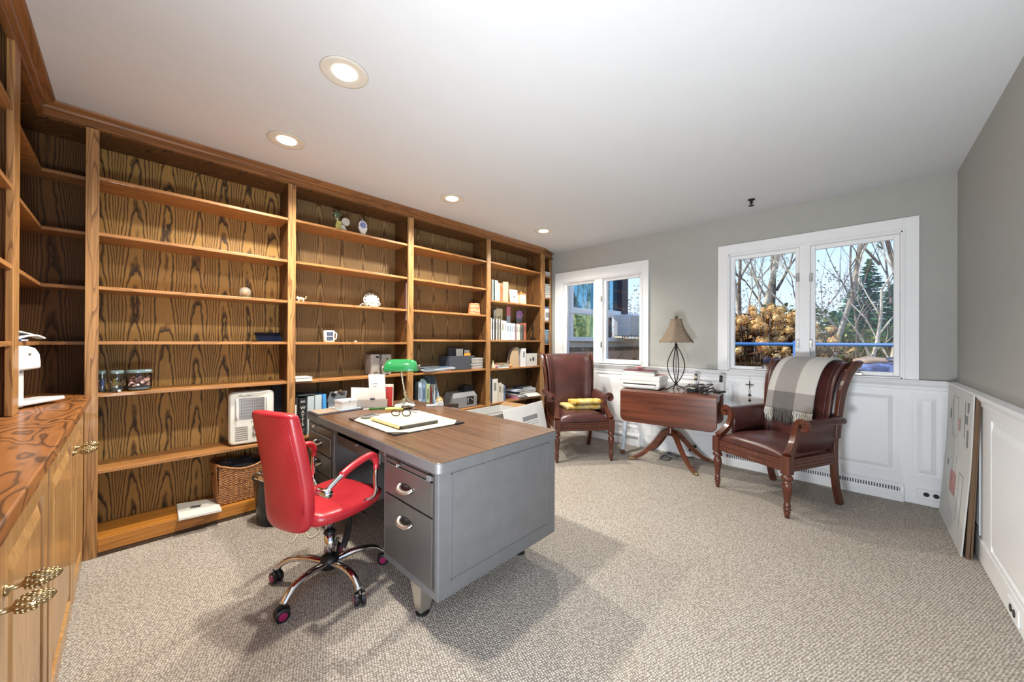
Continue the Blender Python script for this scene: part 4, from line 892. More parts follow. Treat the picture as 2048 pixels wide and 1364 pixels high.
# magazine files and folders left of bay 3
t = thing('magazine_file', 'pale blue slanted magazine file on lower shelf of third bay', 'magazine file', (sx_(871, 3.12), 3.09, z)); mh = sz_(850, 757, 3.1)-z
G().prism([(0, 0), (0, mh*.38), (.09, mh), (.2, mh), (.2, 0)], -.036, -.033, 'yz').prism([(0, 0), (0, mh*.38), (.09, mh), (.2, mh), (.2, 0)], .033, .036, 'yz').box(-.036, .036, 0, .003, 0, mh*.38).box(-.036, .036, .197, .2, 0, mh).box(-.036, .036, 0, .2, 0, .003).o('file_body', LIGHTBLUE, t); G().box(-.012, .0, .03, .19, .004, mh*.8).o('papers', PAPER, t)
book(831, 836, 763, z, (36, 38, 44), 'narrow black file at far left of the lower shelf of third bay', dep=.2)
for u0, u1, vt, c, lab in ((837, 844, 764, (186, 202, 220), 'pale blue cardboard folder standing beside the narrow black file'), (845, 852, 766, (120, 146, 176), 'mid-blue cardboard folder standing under the curled teal one'), (853, 860, 768, (168, 184, 140), 'sage green folder with white edge on third bay'), (861, 864.5, 773, (120, 50, 48), 'thin dark red book right of the sage green folder')): book(u0, u1, vt, z, c, lab, dep=.2, name='folder' if u0 < 860 else 'book')
t = thing('curled_folder', 'teal-grey curled clear folder bending over the standing files', 'folder', (sx_(846, 3.09), 3.09, z)); G().grid(lambda u, v: (-.05+.12*u, .0+.02*math.sin(PI*u), mh*.62+.33*mh*math.sin(PI*(.15+.75*u))*(.6+.4*v)+.02*v), 14, 8).o('sheet', plain('teal_film', (150, 178, 186), .2), t, smooth=True, solid=.002); G().tube([(-.05, 0, mh*.62+.17*mh), (-.046, .01, .01)], .003, 6).o('spine_rod', DGREY, t)
t = thing('compact_printer', 'grey compact printer with black control panel on lower shelf of third bay', 'printer', (sx_(930, 3.16), 3.16, z)); ph = sz_(930, 785, 3.1)-z
G().loft([[(-.19, -.05, 0), (.14, -.05, 0), (.14, .13, 0), (-.19, .13, 0)], [(-.19, -.05, ph*.7), (.14, -.05, ph*.7), (.14, .13, ph*.7), (-.19, .13, ph*.7)], [(-.17, -.02, ph), (.12, -.02, ph), (.12, .12, ph), (-.17, .12, ph)]]).o('printer_case', GPLAS, t, bev=.008)
G().box(-.01, .085, -.0515, -.05, ph*.2, ph*.72).o('control_panel', BLACK, t, bev=.001); G().tube(sp([(.01, -.053, ph*.3), (.0, -.053, ph*.5), (.02, -.053, ph*.62)], 4), .003, 6).tube(sp([(.05, -.053, ph*.6), (.065, -.053, ph*.45)], 3), .003, 6).o('panel_marks', PAPER, t)
cbm = G(); random.seed(8)
for k in range(5): cbm.tube(sp([(random.uniform(-.1, .1), random.uniform(-.03, .06), .004+random.random()*.07) for _ in range(7)], 4, True), .005, 6, wrap=True)
t = thing('cable_bundle', 'tangled black cable bundle lying on top of the compact grey printer', 'cable', (sx_(932, 3.18), 3.18, z+ph)); cbm.o('cables', BLACK, t, smooth=True); G().cbox((.02, 0, .03), (.12, .07, .06)).o('adapter', BLACK, t, bev=.008)
t = thing('dark_picture_frame', 'dark brown frame edge standing on the floor behind the desk, left of the cardboard box', 'frame', (0, 0, 0))
Pa, Pb = PZ(882, 792, .60), PZ(945, 806, .60); Pa = Vector((1.86, 2.93, 0)); Pb = Vector((2.22, 2.84, 0)); dd2 = (Pb-Pa).normalized()
for a, b, c, d in ((0, 1, .52, .6), (0, 1, 0, .08)): G().bar([Pa+dd2*0+Vector((0, 0, (c+d)/2)), Pb+Vector((0, 0, (c+d)/2))], .03, d-c).o('rail', plain('dark_brown_frame', (52, 38, 34), .35), t, bev=.004)
for q in (Pa, Pb-dd2*.05): G().bar([q+Vector((0, 0, .08)), q+Vector((0, 0, .52))], .028, .05, (dd2.x, dd2.y, 0)).o('stile', MATS['dark_brown_frame'], t, bev=.004)
# ---- bay 4
z = L3[1]
G4 = 'books on the upper shelf of the fourth bay'
for a in ((984.5, 986.5, 559, (222, 216, 204), 'thin cream book first on the upper shelf, against the upright'), (987, 989.5, 560, (40, 66, 62), 'thin dark green book among cream ones on upper shelf'), (990, 995.5, 561, (228, 222, 200), 'tall cream book right of the thin dark green one'), (996, 999.5, 566, (232, 212, 176), 'pale yellow book left of the orange one'), (1000, 1005, 567, (214, 98, 66), 'bright orange-red book on the upper shelf of fourth bay'), (1005.5, 1008, 568, (226, 170, 140), 'thin salmon book right of the orange-red one')): book(*a[:3], z, *a[3:], group=G4)
t = thing('open_book', 'pale beige book standing half open right of the salmon one', 'book', (sx_(1012, 3.1), 3.1, z)); oh = sz_(1014, 564, 3.1)-z
G().prism([(-.035, .02), (-.03, .016), (.03, .0), (.032, .004)], 0, oh, 'xy').prism([(.028, .0), (.034, .0), (.034, .12), (.028, .12)], 0, oh, 'xy').o('cover', TAN, t); G().prism([(-.026, .022), (.026, .006), (.026, .11), (.0, .11)], .003, oh-.004, 'xy').o('page_block', CREAM, t)
t = thing('framed_card', 'small white framed picture of a dark star shape on upper shelf', 'picture frame', (sx_(1029, 3.1), 3.1, z)); fh = sz_(1029, 579, 3.1)-z; fw = (sx_(1037, 3.1)-sx_(1021, 3.1))/2
G().prism([(0, 0), (.012, 0), (.036, fh), (.024, fh)], -fw, fw, 'yz').o('frame', PAPER, t, bev=.002); st = G()
for i in range(5): a = i*2*PI/5+.3; st.add([(.012*math.cos(a+1.57), .0105-.001, fh*.45+.006*math.sin(a)), (.026*math.cos(a), .0095, fh*.45+.026*math.sin(a)), (.012*math.cos(a-1.57), .0105-.001, fh*.45-.006*math.sin(a))], [(0, 1, 2)])
st.o('star_print', INK, t)
t = thing('tin_box', 'cream tin with an orange lid and small orange figure on top', 'tin', (sx_(1044, 3.11), 3.12, z)); th2 = sz_(1044, 588, 3.1)-z; tw = (sx_(1050, 3.1)-sx_(1039, 3.1))/2
G().box(-tw, tw, -.03, .03, 0, th2-.008).o('tin_body', CREAM, t, bev=.004); G().box(-tw-.003, tw+.003, -.033, .033, th2-.008, th2+.008).o('lid', ORANGE, t, bev=.004); G().ball((-.01, 0, th2+.016), .012, .01, .012).ball((-.01, 0, th2+.03), .007).o('figure', ORANGE, t, smooth=True); G().box(-.012, .02, -.0312, -.03, .02, .045).o('print', TAN, t)
z = L3[2]
G5 = 'books in the packed middle row of the fourth bay'
spec = [(981.5, 984, 636, (224, 226, 226), 'white book first in the packed middle row, against the upright'), (984.3, 986, 637, (44, 46, 50), 'thin black book between the two leftmost white ones of the middle row'), (986.3, 988.3, 638, (214, 214, 210), 'thin white book, third from the upright in the middle row'), (988.6, 992, 638, (58, 54, 56), 'black book with pale spine marks in the middle row'), (992.3, 994.6, 638, (222, 218, 208), 'narrow ivory book between black ones in the middle row'), (994.9, 997, 639, (50, 52, 56), 'thin black book left of the pale stripes in the middle row'), (997.3, 999.5, 639, (206, 196, 180), 'narrow beige book left of the dark grey one'), (999.8, 1001.6, 639, (76, 72, 74), 'thin dark grey book just left of the wide cream volume'), (1002, 1009, 641, (230, 224, 202), 'wide cream volume in the middle row under the cream cards'), (1009.3, 1013, 642, (226, 226, 222), 'white book right of the wide cream volume'), (1013.3, 1018.5, 646, (206, 218, 232), 'pale blue book, widest of the blue ones'), (1018.8, 1022.5, 646, (186, 202, 222), 'slightly darker pale blue book right of the widest blue'), (1022.8, 1026, 647, (216, 222, 232), 'pale blue-white book, third of the blue group'), (1026.3, 1030, 647, (222, 224, 228), 'grey-white book left of the mauve spine'), (1030.3, 1033, 648, (140, 108, 116), 'mauve spined book in the middle row'), (1033.3, 1037, 648, (226, 216, 200), 'ivory book right of the mauve spine'), (1037.3, 1039.8, 649, (216, 210, 196), 'second ivory book, left of the dark green pair'), (1040.2, 1044.5, 650, (96, 102, 98), 'grey-green book near right end of the middle row'), (1045, 1047.5, 650, (74, 72, 66), 'thin dark olive book near right end of the middle row'), (1047.8, 1052, 646, (168, 96, 76), 'tall rust-brown book, last in the middle row')]
for a in spec: book(*a[:3], z, *a[3:], group=G5, dep=.13)
y = 3.25
t = thing('greeting_cards', 'cream greeting cards standing above the white books', 'card', (sx_(997, y), y, z)); zc = sz_(997, 617, y)-z
G().prism([(-.06, 0), (.06, 0), (.07, zc), (-.035, zc)], 0, .003, 'xz').o('front_card', CREAM, t); G().prism([(-.08, 0), (.0, 0), (-.03, zc*.98), (-.07, zc*.92)], .012, .015, 'xz').o('rear_card', PAPER, t); G().ball((.0, -.002, zc*.72), .02, .002, .012, 8, 5).ball((.03, -.002, zc*.74), .012, .002, .016, 8, 5).o('printed_birds', GREYINK, t)
t = thing('pink_card', 'pink and grey card standing behind the middle row of books', 'card', (sx_(1017, y), y, z)); zc = sz_(1017, 613, y)-z; G().box(-.034, .034, 0, .003, zc*.72, zc).o('pink_top', PINK, t); G().box(-.034, .034, 0, .003, 0, zc*.72).o('grey_bottom', plain('grey_blue_card', (160, 170, 190), .6), t)
t = thing('flower_cutout', 'lilac felt flower on a grey card behind the pale blue books', 'ornament', (sx_(1039, y), y, z)); zc = sz_(1039, 645, y)-z; g = G()
zf = sz_(1039, 629, y)-z
for i in range(7): a = 2*PI*i/7; g.ball((.045*math.cos(a), 0, zf+.038*math.sin(a)), .026, .008, .024, 12, 6)
g.ball((0, -.004, zf), .03, .008, .028, 12, 6); g.o('petals', LILAC, t, smooth=True); G().box(-.055, .055, .006, .01, 0, zf-.02).o('card_stand', plain('slate_card', (120, 128, 140), .6), t)
t = thing('plate_easel', 'empty black metal plate easel at the right of the middle row', 'stand', (sx_(1065, 3.13), 3.13, z)); eh = sz_(1064, 646, 3.1)-z
G().prism([(-.042, 0), (.05, 0), (.062, .03), (.056, .036), (.044, .02), (.012, .045), (.007, eh), (-.004, eh+.004), (-.006, .05), (-.036, .02)], -.004, .004, 'xz').o('easel_front', IRON, t, bev=.001); G().prism([(0, eh*.8), (.09, 0), (.096, 0), (.004, eh*.86)], -.003, .003, 'yz').o('easel_leg', IRON, t); G().tube(sp([(-.04, 0, .01), (-.055, -.01, .02), (-.06, -.012, .045)], 3), .003, 6).o('hook', IRON, t)
z = L3[3]
t = thing('seashell_ornament', 'small cream shell ornament at left end of lower fourth-bay shelf', 'ornament', (sx_(986, 3.1), 3.1, z)); G().lathe([(.03, 0), (.034, .015), (.02, .045), (.008, .075), (.001, .1)], 14, (0, 0, 0)).o('shell', CREAM, t, smooth=True); G().ball((.038, -.01, .025), .018, .014, .025).o('small_shell', PINK, t, smooth=True)
zz = z
for i, (c, w_, lab) in enumerate((((180, 196, 206), .17, 'pale blue pad lowest in the small pile on fourth bay'), ((216, 204, 176), .15, 'cream notebook in the middle of small pile on fourth bay'), ((150, 120, 84), .16, 'tan notebook on top of the small pile on fourth bay'))): flat((sx_(1003, 3.12), 3.13, zz), w_, .12, .03 if i == 0 else .013, .05*i, c, lab, 'notebook', 'notebook', 'small pile of notebooks on the fourth bay'); zz += (.0302 if i == 0 else .0132)
t = thing('pouch', 'small orange pouch on lower fourth-bay shelf in front of the arched files', 'pouch', (sx_(1020, 3.085), 3.085, z)); G().ball((0, 0, .022), .036, .02, .022).o('pouch', plain('orange_tan', (210, 150, 90), .6), t, smooth=True); G().ball((.0, -.004, .044), .012, .008, .006).o('clasp', BRASS, t)
t = thing('arched_files', 'beige arched cardboard file holder full of papers on fourth bay', 'magazine file', (sx_(1027, 3.12), 3.11, z)); ah = sz_(1027, 694, 3.1)-z
arc = [(-.07+.0, 0)]+[(.055-.13*math.cos(a*PI/16), .0+ah*math.sin(a*PI/16)**.8) for a in range(1, 9)]+[(.075, ah), (.095, 0)]
G().prism(arc, 0, .005, 'xz').o('front_board', plain('beige_board', (196, 170, 136), .7), t); G().prism([(p*.94, q*.98) for p, q in arc], .05, .056, 'xz').o('middle_board', plain('warm_grey_board', (150, 140, 136), .7), t); G().box(-.04, .07, .012, .045, 0, ah*.62).o('brown_papers', KRAFT, t)
book(1044, 1052, 697, z, (226, 228, 232), 'white folder between the beige arched holder and the printed box', group=None)
t = thing('printed_box', 'small white box with a dark bird print on the fourth bay', 'box', (sx_(1063, 3.11), 3.13, z)); pw = (sx_(1074, 3.1)-sx_(1053, 3.1))/2; ph2 = sz_(1063, 707, 3.1)-z; G().box(-pw, pw, -.03, .05, 0, ph2).o('carton', PAPER, t, bev=.002); G().ball((.025, -.031, ph2*.55), .02, .001, .03, 8, 6).ball((-.03, -.031, ph2*.5), .012, .001, .02, 8, 6).o('bird_print', INK, t)
t = thing('navy_pouch', 'navy cloth pouch squeezed behind the printed box', 'pouch', (sx_(1064, 3.24), 3.24, z)); blobg((0, 0, .11), (.07, .03, .11), .15, 18, 12).o('pouch', NAVY, t, smooth=True); G().box(-.06, .06, -.005, .005, .0, .06).o('strap', BLACK, t)
z = L3[4]
G6 = 'books on the low shelf behind the open cardboard box'
for a in ((979.5, 981.5, 755, (214, 220, 226), 'thin spiral-bound book first on low shelf by the cardboard box'), (982, 984.5, 757, (46, 70, 104), 'thin dark blue book on the low shelf'), (985, 996, 758, (226, 224, 214), 'wide white volume on the low shelf above the cardboard box'), (997, 1004, 766, (216, 210, 196), 'ivory ledger right of the wide white volume'), (1004.5, 1007.5, 769, (228, 226, 222), 'thin white book near the ivory ledger'), (1008, 1011.5, 771, (110, 128, 160), 'thin slate blue book, last on the low shelf')): book(*a[:3], z, *a[3:], group=G6, dep=.2)
zz = z; random.seed(12)
for i, (c, w_, d_, lab) in enumerate((((214, 130, 170), .30, .22, 'bright pink folder near the bottom of the messy low shelf pile'), ((226, 226, 232), .36, .22, 'white paper stack just above the pink folder'), ((206, 208, 222), .34, .20, 'lavender folder in the messy low shelf pile'), ((60, 62, 70), .36, .18, 'black ring file in the messy low shelf pile'), ((190, 204, 222), .38, .2, 'pale blue binder near the top of the messy pile'), ((44, 48, 58), .22, .16, 'small black case topmost on the messy pile'))):
    hh_ = (.026, .02, .014, .03, .02, .028)[i]; flat((sx_(1046+3*(i % 2), 3.13), 3.17-.01*(i % 2), zz), w_, d_, hh_, (-.1, .05, -.04, .08, .0, .1)[i], c, lab, 'folder', 'folder', 'messy pile on the low shelf beside the armchair'); zz += hh_+.0004
t = thing('loose_papers', 'loose white sheets hanging over the low shelf edge next to the armchair', 'paper', (sx_(1062, 3.06), 3.075, z+.03)); G().grid(lambda u, v: (-.12+.26*u, .05-.13*v, .03-.035*v*v-.01*u), 8, 8).o('top_sheet', PAPER, t, smooth=True, solid=.006); G().grid(lambda u, v: (-.08+.26*u, .06-.11*v, .016-.03*v*v-.012*u), 8, 8).o('lower_sheet', plain('bluish_paper', (206, 214, 226), .7), t, smooth=True, solid=.004)
# ---- narrow end bay: small stacks
def endx(u, y=3.2): return min(max(sx_(u, y), 3.86), XW-.09)
for z, items in ((END_LV[0], (((96, 98, 108), .02, 'dark grey disc case at bottom of top stack in narrow end bay'), ((170, 172, 178), .012, 'silver disc case in the top stack of narrow end bay'), ((60, 60, 66), .03, 'black disc case topping the highest stack of narrow end bay'))),
                 (END_LV[1], (((126, 66, 56), .05, 'reddish brown box at the bottom of tall stack in narrow end bay'), ((190, 190, 184), .03, 'grey-white case in the tall stack of narrow end bay'), ((80, 84, 80), .03, 'dark green-grey case in the tall stack of narrow end bay'), ((184, 190, 190), .025, 'pale case in the tall stack of narrow end bay'), ((54, 62, 92), .035, 'navy case in the tall stack of narrow end bay'), ((150, 156, 164), .02, 'grey case on top of the tall stack of narrow end bay')))):
    zz = z
    for c, h_, lab in items: flat((3.985, 3.18, zz), .13, .13, h_, 0, c, lab, 'disc_case', 'disc case'); zz += h_+.0004
for zi, c1, c2, lab in ((2, (214, 216, 218), (70, 90, 130), 'white jar with a dark blue lid in the narrow end bay'), (3, (96, 124, 140), (120, 150, 180), 'blue-grey tin with pale blue lid in the narrow end bay'), (4, (70, 66, 86), (60, 80, 120), 'dark purple tin, lowest seen in the narrow end bay')):
    hh_ = (.2, .19, .13)[zi-2]; t = thing('storage_tin', lab, 'tin', (3.985, 3.165, END_LV[zi])); G().lathe([(.05, 0), (.055, .004), (.055, hh_-.03), (.05, hh_-.028)], 28).o('tin_body', cmat(c1), t, smooth=True); G().lathe([(.056, hh_-.03), (.058, hh_-.02), (.055, hh_-.004), (.02, hh_)], 28).o('lid', cmat(c2), t, smooth=True); G().add([(.0556*math.sin(q), -.0556*math.cos(q), z_) for z_ in (hh_*.25, hh_*.6) for q in [(-.8+.2*i) for i in range(9)]], [(i, i+1, i+10, i+9) for i in range(8)]).o('label_band', GREYINK, t)
# ---- corner shelves
t = thing('desktop_speaker', 'dark blue-grey speaker leaning at the back of the corner shelf', 'speaker', (-.47, 2.93, 1.816)); G().prism([(-.0, 0), (.17, 0), (.13, .2), (.02, .26)], -.05, .05, 'yz').o('speaker_case', plain('slate_blue', (70, 80, 92), .5), t, bev=.006); G().box(.05, .053, .03, .13, .02, .17).o('mesh_front', DGREY, t)
t = thing('blue_notebook', 'small blue notebook lying on the lower corner shelf', 'notebook', (-.40, 2.86, 1.195)); G().box(-.06, .06, -.09, .09, 0, .012).o('cover', plain('royal_blue', (46, 84, 150), .4), t, bev=.001); G().box(-.057, .061, -.087, .087, .003, .009).o('page_block', PAPER, t)
# white juicer / capsule machine on the counter
t = thing('coffee_machine', 'white capsule coffee machine with a raised lever and drip tray on the oak counter', 'coffee machine', (-.355, 2.62, .905), math.radians(62))
w = .055
G().prism([(-.13, .0), (-.13, .235), (-.11, .262), (-.07, .272), (.02, .272), (.055, .262), (.075, .235), (.08, .2), (.08, .17), (-.02, .165), (-.03, .035), (-.03, 0)], -w, w, 'xz').o('machine_body', WPLAS, t, bev=.01, bseg=3)
G().box(-.03, .03, -w+.022, w-.022, 0.004, .17).o('inner_column', plain('shade_white', (205, 206, 208), .3), t, bev=.006)
G().box(-.03, .215, -.05, .05, .012, .03).o('drip_tray', WPLAS, t, bev=.006); G().box(.03, .05, -.012, .012, .035, .055).o('spout', BLACK, t, bev=.003)
G().bar(sp([(-.09, 0, .272), (-.03, 0, .285), (.05, 0, .312), (.11, 0, .318), (.16, 0, .305)], 4), [.05, .05, .048, .046, .044, .042, .04, .04, .04, .04, .04, .04, .038, .036, .034, .03, .028], .008).o('lever', WPLAS, t, bev=.002)
G().bar(sp([(.12, 0, .315), (.02, 0, .335), (-.07, 0, .338)], 4), .04, .006).o('lever_cover', WPLAS, t, bev=.002); G().lathe([(.006, 0), (.005, .002)], 12, (.02, -w, .235), (0, -1, 0)).o('pivot', NICKEL, t)
# ================================================================= THINGS ON THE DESK
DT = TZ+.0006
def quadz(pts, z0, z1): return G().loft([[(p[0], p[1], z0) for p in pts], [(p[0], p[1], z1) for p in pts]])
def q4(*uv, z=DT): return [PZ(u, v, z) for u, v in uv]
# blotter
B_ = [(.948, 2.30), (.945, 1.731), (1.385, 1.711), (1.40, 2.285)]
t = thing('desk_blotter', 'white paper desk blotter pad with dark corner holders in the middle of the desk', 'desk blotter', (0, 0, 0))
quadz(B_, DT, DT+.004).o('board', DGREY, t); quadz([(x*.985+.0165, y*.985+.03) for x, y in B_], DT+.004, DT+.0065).o('paper_pad', CREAM, t)
for (x, y), (sx, sy) in zip(B_, ((1, -1), (1, 1), (-1, 1), (-1, -1))):
    P = [(x-.002*sx, y-.002*sy), (x+.075*sx, y-.002*sy), (x-.002*sx, y+.075*sy)]
    if sx*sy > 0: P = P
    G().loft([[(a, b, DT+.0066) for a, b in P], [(a, b, DT+.0085) for a, b in P]]).o('corner_holder', plain('brown_black', (48, 40, 40), .4), t)
g = G().cbox((1.31, 2.08, DT+.0068), (.12, .34, .0004), (0, 0, .05)); g.o('pink_print', plain('pink_print', (222, 176, 170), .8, var=.25, vs=40), t)
random.seed(4); g = G()
for i in range(16): g.cbox((1.30+random.uniform(-.04, .045), 1.80+i*.032, DT+.0072), (.05*random.random()+.01, .004, .0003), (0, 0, random.uniform(-.3, .3)))
g.o('red_scribbles', plain('red_ink', (190, 96, 96), .8), t)
zf = DT+.0095
F_ = [(1.018, 2.15), (1.018, 1.806), (1.247, 1.80), (1.29, 2.15)]
t = thing('manila_folder', 'cream manila folder with a grey-edged pad inside lying on the blotter', 'folder', (0, 0, 0))
quadz([(x+.012, y-.004) for x, y in F_], zf, zf+.015).o('dark_pad', plain('pad_grey', (84, 84, 84), .6), t, bev=.002); quadz(F_, zf+.0155, zf+.018).o('cover', CREAM, t); G().loft([[(1.012, 2.15, zf+.004), (1.018, 2.15, zf+.017), (1.018, 1.806, zf+.017), (1.012, 1.806, zf+.004)], [(1.010, 2.15, zf+.004), (1.0165, 2.15, zf+.018), (1.0165, 1.806, zf+.018), (1.010, 1.806, zf+.004)]]).o('folded_spine', plain('manila_edge', (200, 176, 130), .7), t)
gl = PZ(802, 832, zf+.02)
t = thing('eyeglasses', 'black framed eyeglasses resting on the manila folder', 'glasses', (gl.x, gl.y, zf+.0185), math.radians(-52))
def lens(cx, s): return [(cx+s*(.026*math.cos(a)*(1.05 if math.cos(a) > 0 else 1)), 0, .021+.019*math.sin(a)*(1 if abs(math.sin(a)) < .9 else .96)) for a in [2*PI*i/24 for i in range(24)]]
fr = G()
for s in (-1, 1): fr.tube(lens(s*.033, s), .0034, 6, wrap=True)
fr.tube(sp([(-.01, 0, .024), (0, -.003, .029), (.01, 0, .024)], 3), .0022, 6).o('frame_front', plain('tortoise_black', (44, 36, 28), .2), t, smooth=True)
for s in (-1, 1): G().tube(sp([(s*.062, 0, .03), (s*.066, .03, .022), (s*.060, .09, .006), (s*.055, .12, .0025)], 4), .002, 6).o('temple', MATS['tortoise_black'], t, smooth=True)
for s in (-1, 1): G().loft([lens(s*.033, s), [(x, y+.001, z) for x, y, z in lens(s*.033, s)]]).o('lens', PANE, t)
# remote / phone beside folder
t = thing('remote_control', 'grey keypad remote lying beside the manila folder on the blotter edge', 'remote', (1.03, 2.235, zf), math.radians(12)); G().box(-.03, .075, -.028, .028, 0, .012).o('case', GPLAS, t, bev=.004); g = G()
for i in range(6):
    for j in range(3): g.box(-.02+i*.014, -.011+i*.014, -.018+j*.014, -.009+j*.014, .012, .0135)
g.o('keys', DGREY, t)
# dark portfolio at the left corner
t = thing('portfolio', 'open dark grey portfolio on the left front corner of desk', 'portfolio', (0, 0, 0))
Q = [(.846, 2.742), (.846, 2.545), (1.163, 2.577), (1.20, 2.75)]
quadz(Q, DT, DT+.004).o('cover', plain('portfolio_black', (52, 54, 62), .5), t); quadz([(.856, 2.735), (.858, 2.562), (1.0, 2.576), (1.0, 2.735)], DT+.0042, DT+.010).o('brown_pad', plain('brown_pad', (140, 122, 106), .7), t); quadz([(1.005, 2.74), (1.004, 2.577), (1.155, 2.592), (1.185, 2.74)], DT+.0042, DT+.011).o('grey_pad', plain('blue_grey_pad', (160, 172, 184), .6), t)
t = thing('white_box', 'small white cardboard box standing on the open portfolio', 'box', (1.075, 2.665, DT+.0115), .12); G().box(-.055, .055, -.05, .05, 0, .055).o('box_body', plain('bright_white', (214, 210, 206), .6), t, bev=.002); G().box(-.057, .057, -.052, .052, .042, .058).o('box_lid', MATS['bright_white'], t, bev=.002); G().lathe([(.006, 0), (.005, .0006)], 12, (0, -.052, .05), (0, -1, 0)).o('emblem', GREYINK, t)
t = thing('white_tray', 'flat white card tray under and beside the small white box', 'tray', (1.115, 2.70, DT+.0112), .12); 
quadz([(-.13, .035), (-.075, .033), (-.075, -.04), (.09, -.06), (.09, .03)], 0, .0002).o('tray_floor', PAPER, t, loc=(0, 0, 0)); G().box(-.13, .09, .036, .039, 0, .006).o('tray_rim', PAPER, t)
# letter rack with envelopes
tz = DT
t = thing('letter_rack', 'smoky clear acrylic letter rack holding envelopes', 'letter rack', (1.245, 2.60, tz), math.radians(-35)); ACR = glass('smoked_acrylic', (.80, .78, .77))
ww = .105; G().box(-ww, ww, -.024, -.021, 0, .062).box(-ww, ww, .006, .009, 0, .08).box(-ww, ww, -.024, .045, 0, .003).o('rack_body', plain('acrylic_grey', (168, 160, 156), .15), t, bev=.001); G().ball((0, -.024, .066), .018, .004, .008).o('top_clip', DGREY, t, smooth=True)
def env(x0, x1, y, z1, tilt, mat, label, name='envelope', stamp=None, top=None, up=0):
    e = thing(name, label, 'envelope', (1.245, 2.60, tz+.0035), math.radians(-35)); G().prism([(x0, 0), (x1, 0), (x1+tilt, z1), (x0+tilt, z1+up)], y, y+.003, 'xz').o('paper', mat, e)
    if stamp: G().box(stamp[0], stamp[1], y-.0008, y, stamp[2], stamp[3]).o('stamp_mark', PINKINK, e)
    else: G().box(x0+.2*(x1-x0), x0+.45*(x1-x0), y-.0006, y, z1*.7, z1*.73).box(x0+.2*(x1-x0), x0+.4*(x1-x0), y-.0006, y, z1*.62, z1*.64).o('address_lines', GREYINK, e)
    return e
env(-.02, .095, -.016, .24, -.01, plain('envelope_grey', (216, 208, 204), .8), 'tall pale envelope standing upright highest in the acrylic letter rack')
env(-.15, .09, -.009, .135, 0, plain('envelope_warm', (222, 212, 204), .8), 'wide pale envelope with a pink stamp across the letter rack', stamp=(.0, .075, .085, .108), up=.012)
env(.055, .135, -.003, .145, .004, plain('envelope_red', (172, 44, 40), .6), 'bright red mailer card with pale border at right side of the letter rack')
env(.062, .142, .0015, .165, .002, plain('envelope_cream', (228, 214, 200), .8), 'cream envelope behind the red mailer in the letter rack')
t = thing('pen', 'green pen with a white card lying in front of the letter rack', 'pen', (1.245, 2.50, tz), math.radians(-30)); G().tube([(-.07, 0, .005), (.06, .005, .005)], .0045, 8).o('green_pen', plain('green_pen', (60, 140, 60), .3), t, smooth=True); G().box(-.11, .02, .004, .03, 0, .003).o('white_card', PAPER, t)
t = thing('lime_notepad', 'lime green sticky note pad by the banker lamp foot', 'notepad', (1.335, 2.42, tz), math.radians(-35)); G().box(-.075, .06, -.03, .035, 0, .006).o('sheets', plain('lime', (200, 208, 96), .7), t); G().box(-.075, .06, -.03, .035, .0062, .0075).o('top_sheet', plain('lime_top', (214, 220, 130), .7), t)
# banker lamp
lp = PZ(806, 812, tz); lx, ly = 1.43, 2.47
t = thing('bankers_lamp', 'brass banker desk lamp with a glossy green glass shade', 'desk lamp', (lx, ly, tz), math.radians(-38))
SIL = plain('aged_brass_lamp', (196, 188, 165), .25, metal=.9, var=.2)
G().lathe([(.001, 0), (.075, 0), (.078, .006), (.07, .014), (.03, .02), (.022, .03)], 32).o('lamp_base', plain('cream_blue_base', (190, 205, 208), .35), t, smooth=True)
g = G()
for a in (0, 2.1, 4.2): g.tube(sp([(.07*math.cos(a+.4), .07*math.sin(a+.4), .016), (.04*math.cos(a+.4), .04*math.sin(a+.4), .035), (.008, 0, .075), (0, 0, .09)], 4), .0065, 8)
g.o('lamp_feet', SIL, t, smooth=True)
G().tube(sp([(0, 0, .08), (-.004, 0, .12), (-.018, 0, .2), (-.026, 0, .27), (-.026, 0, .30)], 4), [.0085]*4+[.0072]*13, 10).o('post', SIL, t, smooth=True); G().lathe([(.009, .095), (.014, .1), (.014, .108), (.009, .113)], 16).o('post_ring', SIL, t, smooth=True)
def shade(u, v):
    x = -.125+.25*u; q = max(0, 1-(2*u-1)**8)**.5; a = PI*(.02+.96*v); return (x+.0, -.058*math.cos(a)*(.55+.45*q)-.005, .27+.085*math.sin(a)**.75*(.55+.45*q)+.0)
g = G(); n = 20
def sh2(u, v):
    k = max(0.0, 1-abs(2*u-1)**5)**.5; a = PI*v
    return (-.122+.244*u-.026, -.06*math.cos(a)*(.62+.38*k)-.01, .265+(.088*math.sin(a))*(.35+.65*k)*(1 if .04 < v < .96 else 1))
G().grid(sh2, 24, 16).o('shade', GREENG, t, smooth=True, solid=.004)
G().tube([(-.150, -.01, .285), (-.165, -.01, .30)], .005, 8).tube([(.096, -.01, .30), (.113, -.01, .31)], .005, 8).cyl((-.026, -.01, .3), (-.026, -.01, .268), .01).o('shade_finials', SIL, t, smooth=True)
G().tube([(.0, -.01, .27), (.0, -.01, .20)], .0015, 6).ball((0, -.01, .197), .004).o('pull_chain', SIL, t) if False else None
t = thing('paperweight', 'round black paperweight in front of the banker lamp base', 'paperweight', (1.395, 2.385, tz+.001), 0); G().lathe([(.036, 0), (.04, .006), (.038, .014), (.026, .018)], 28).o('body', plain('dark_bronze', (70, 52, 42), .35), t, smooth=True); G().lathe([(.0365, 0), (.0425, .001), (.0425, .003), (.0365, .004)], 24).o('felt_rim', BLACKM, t)
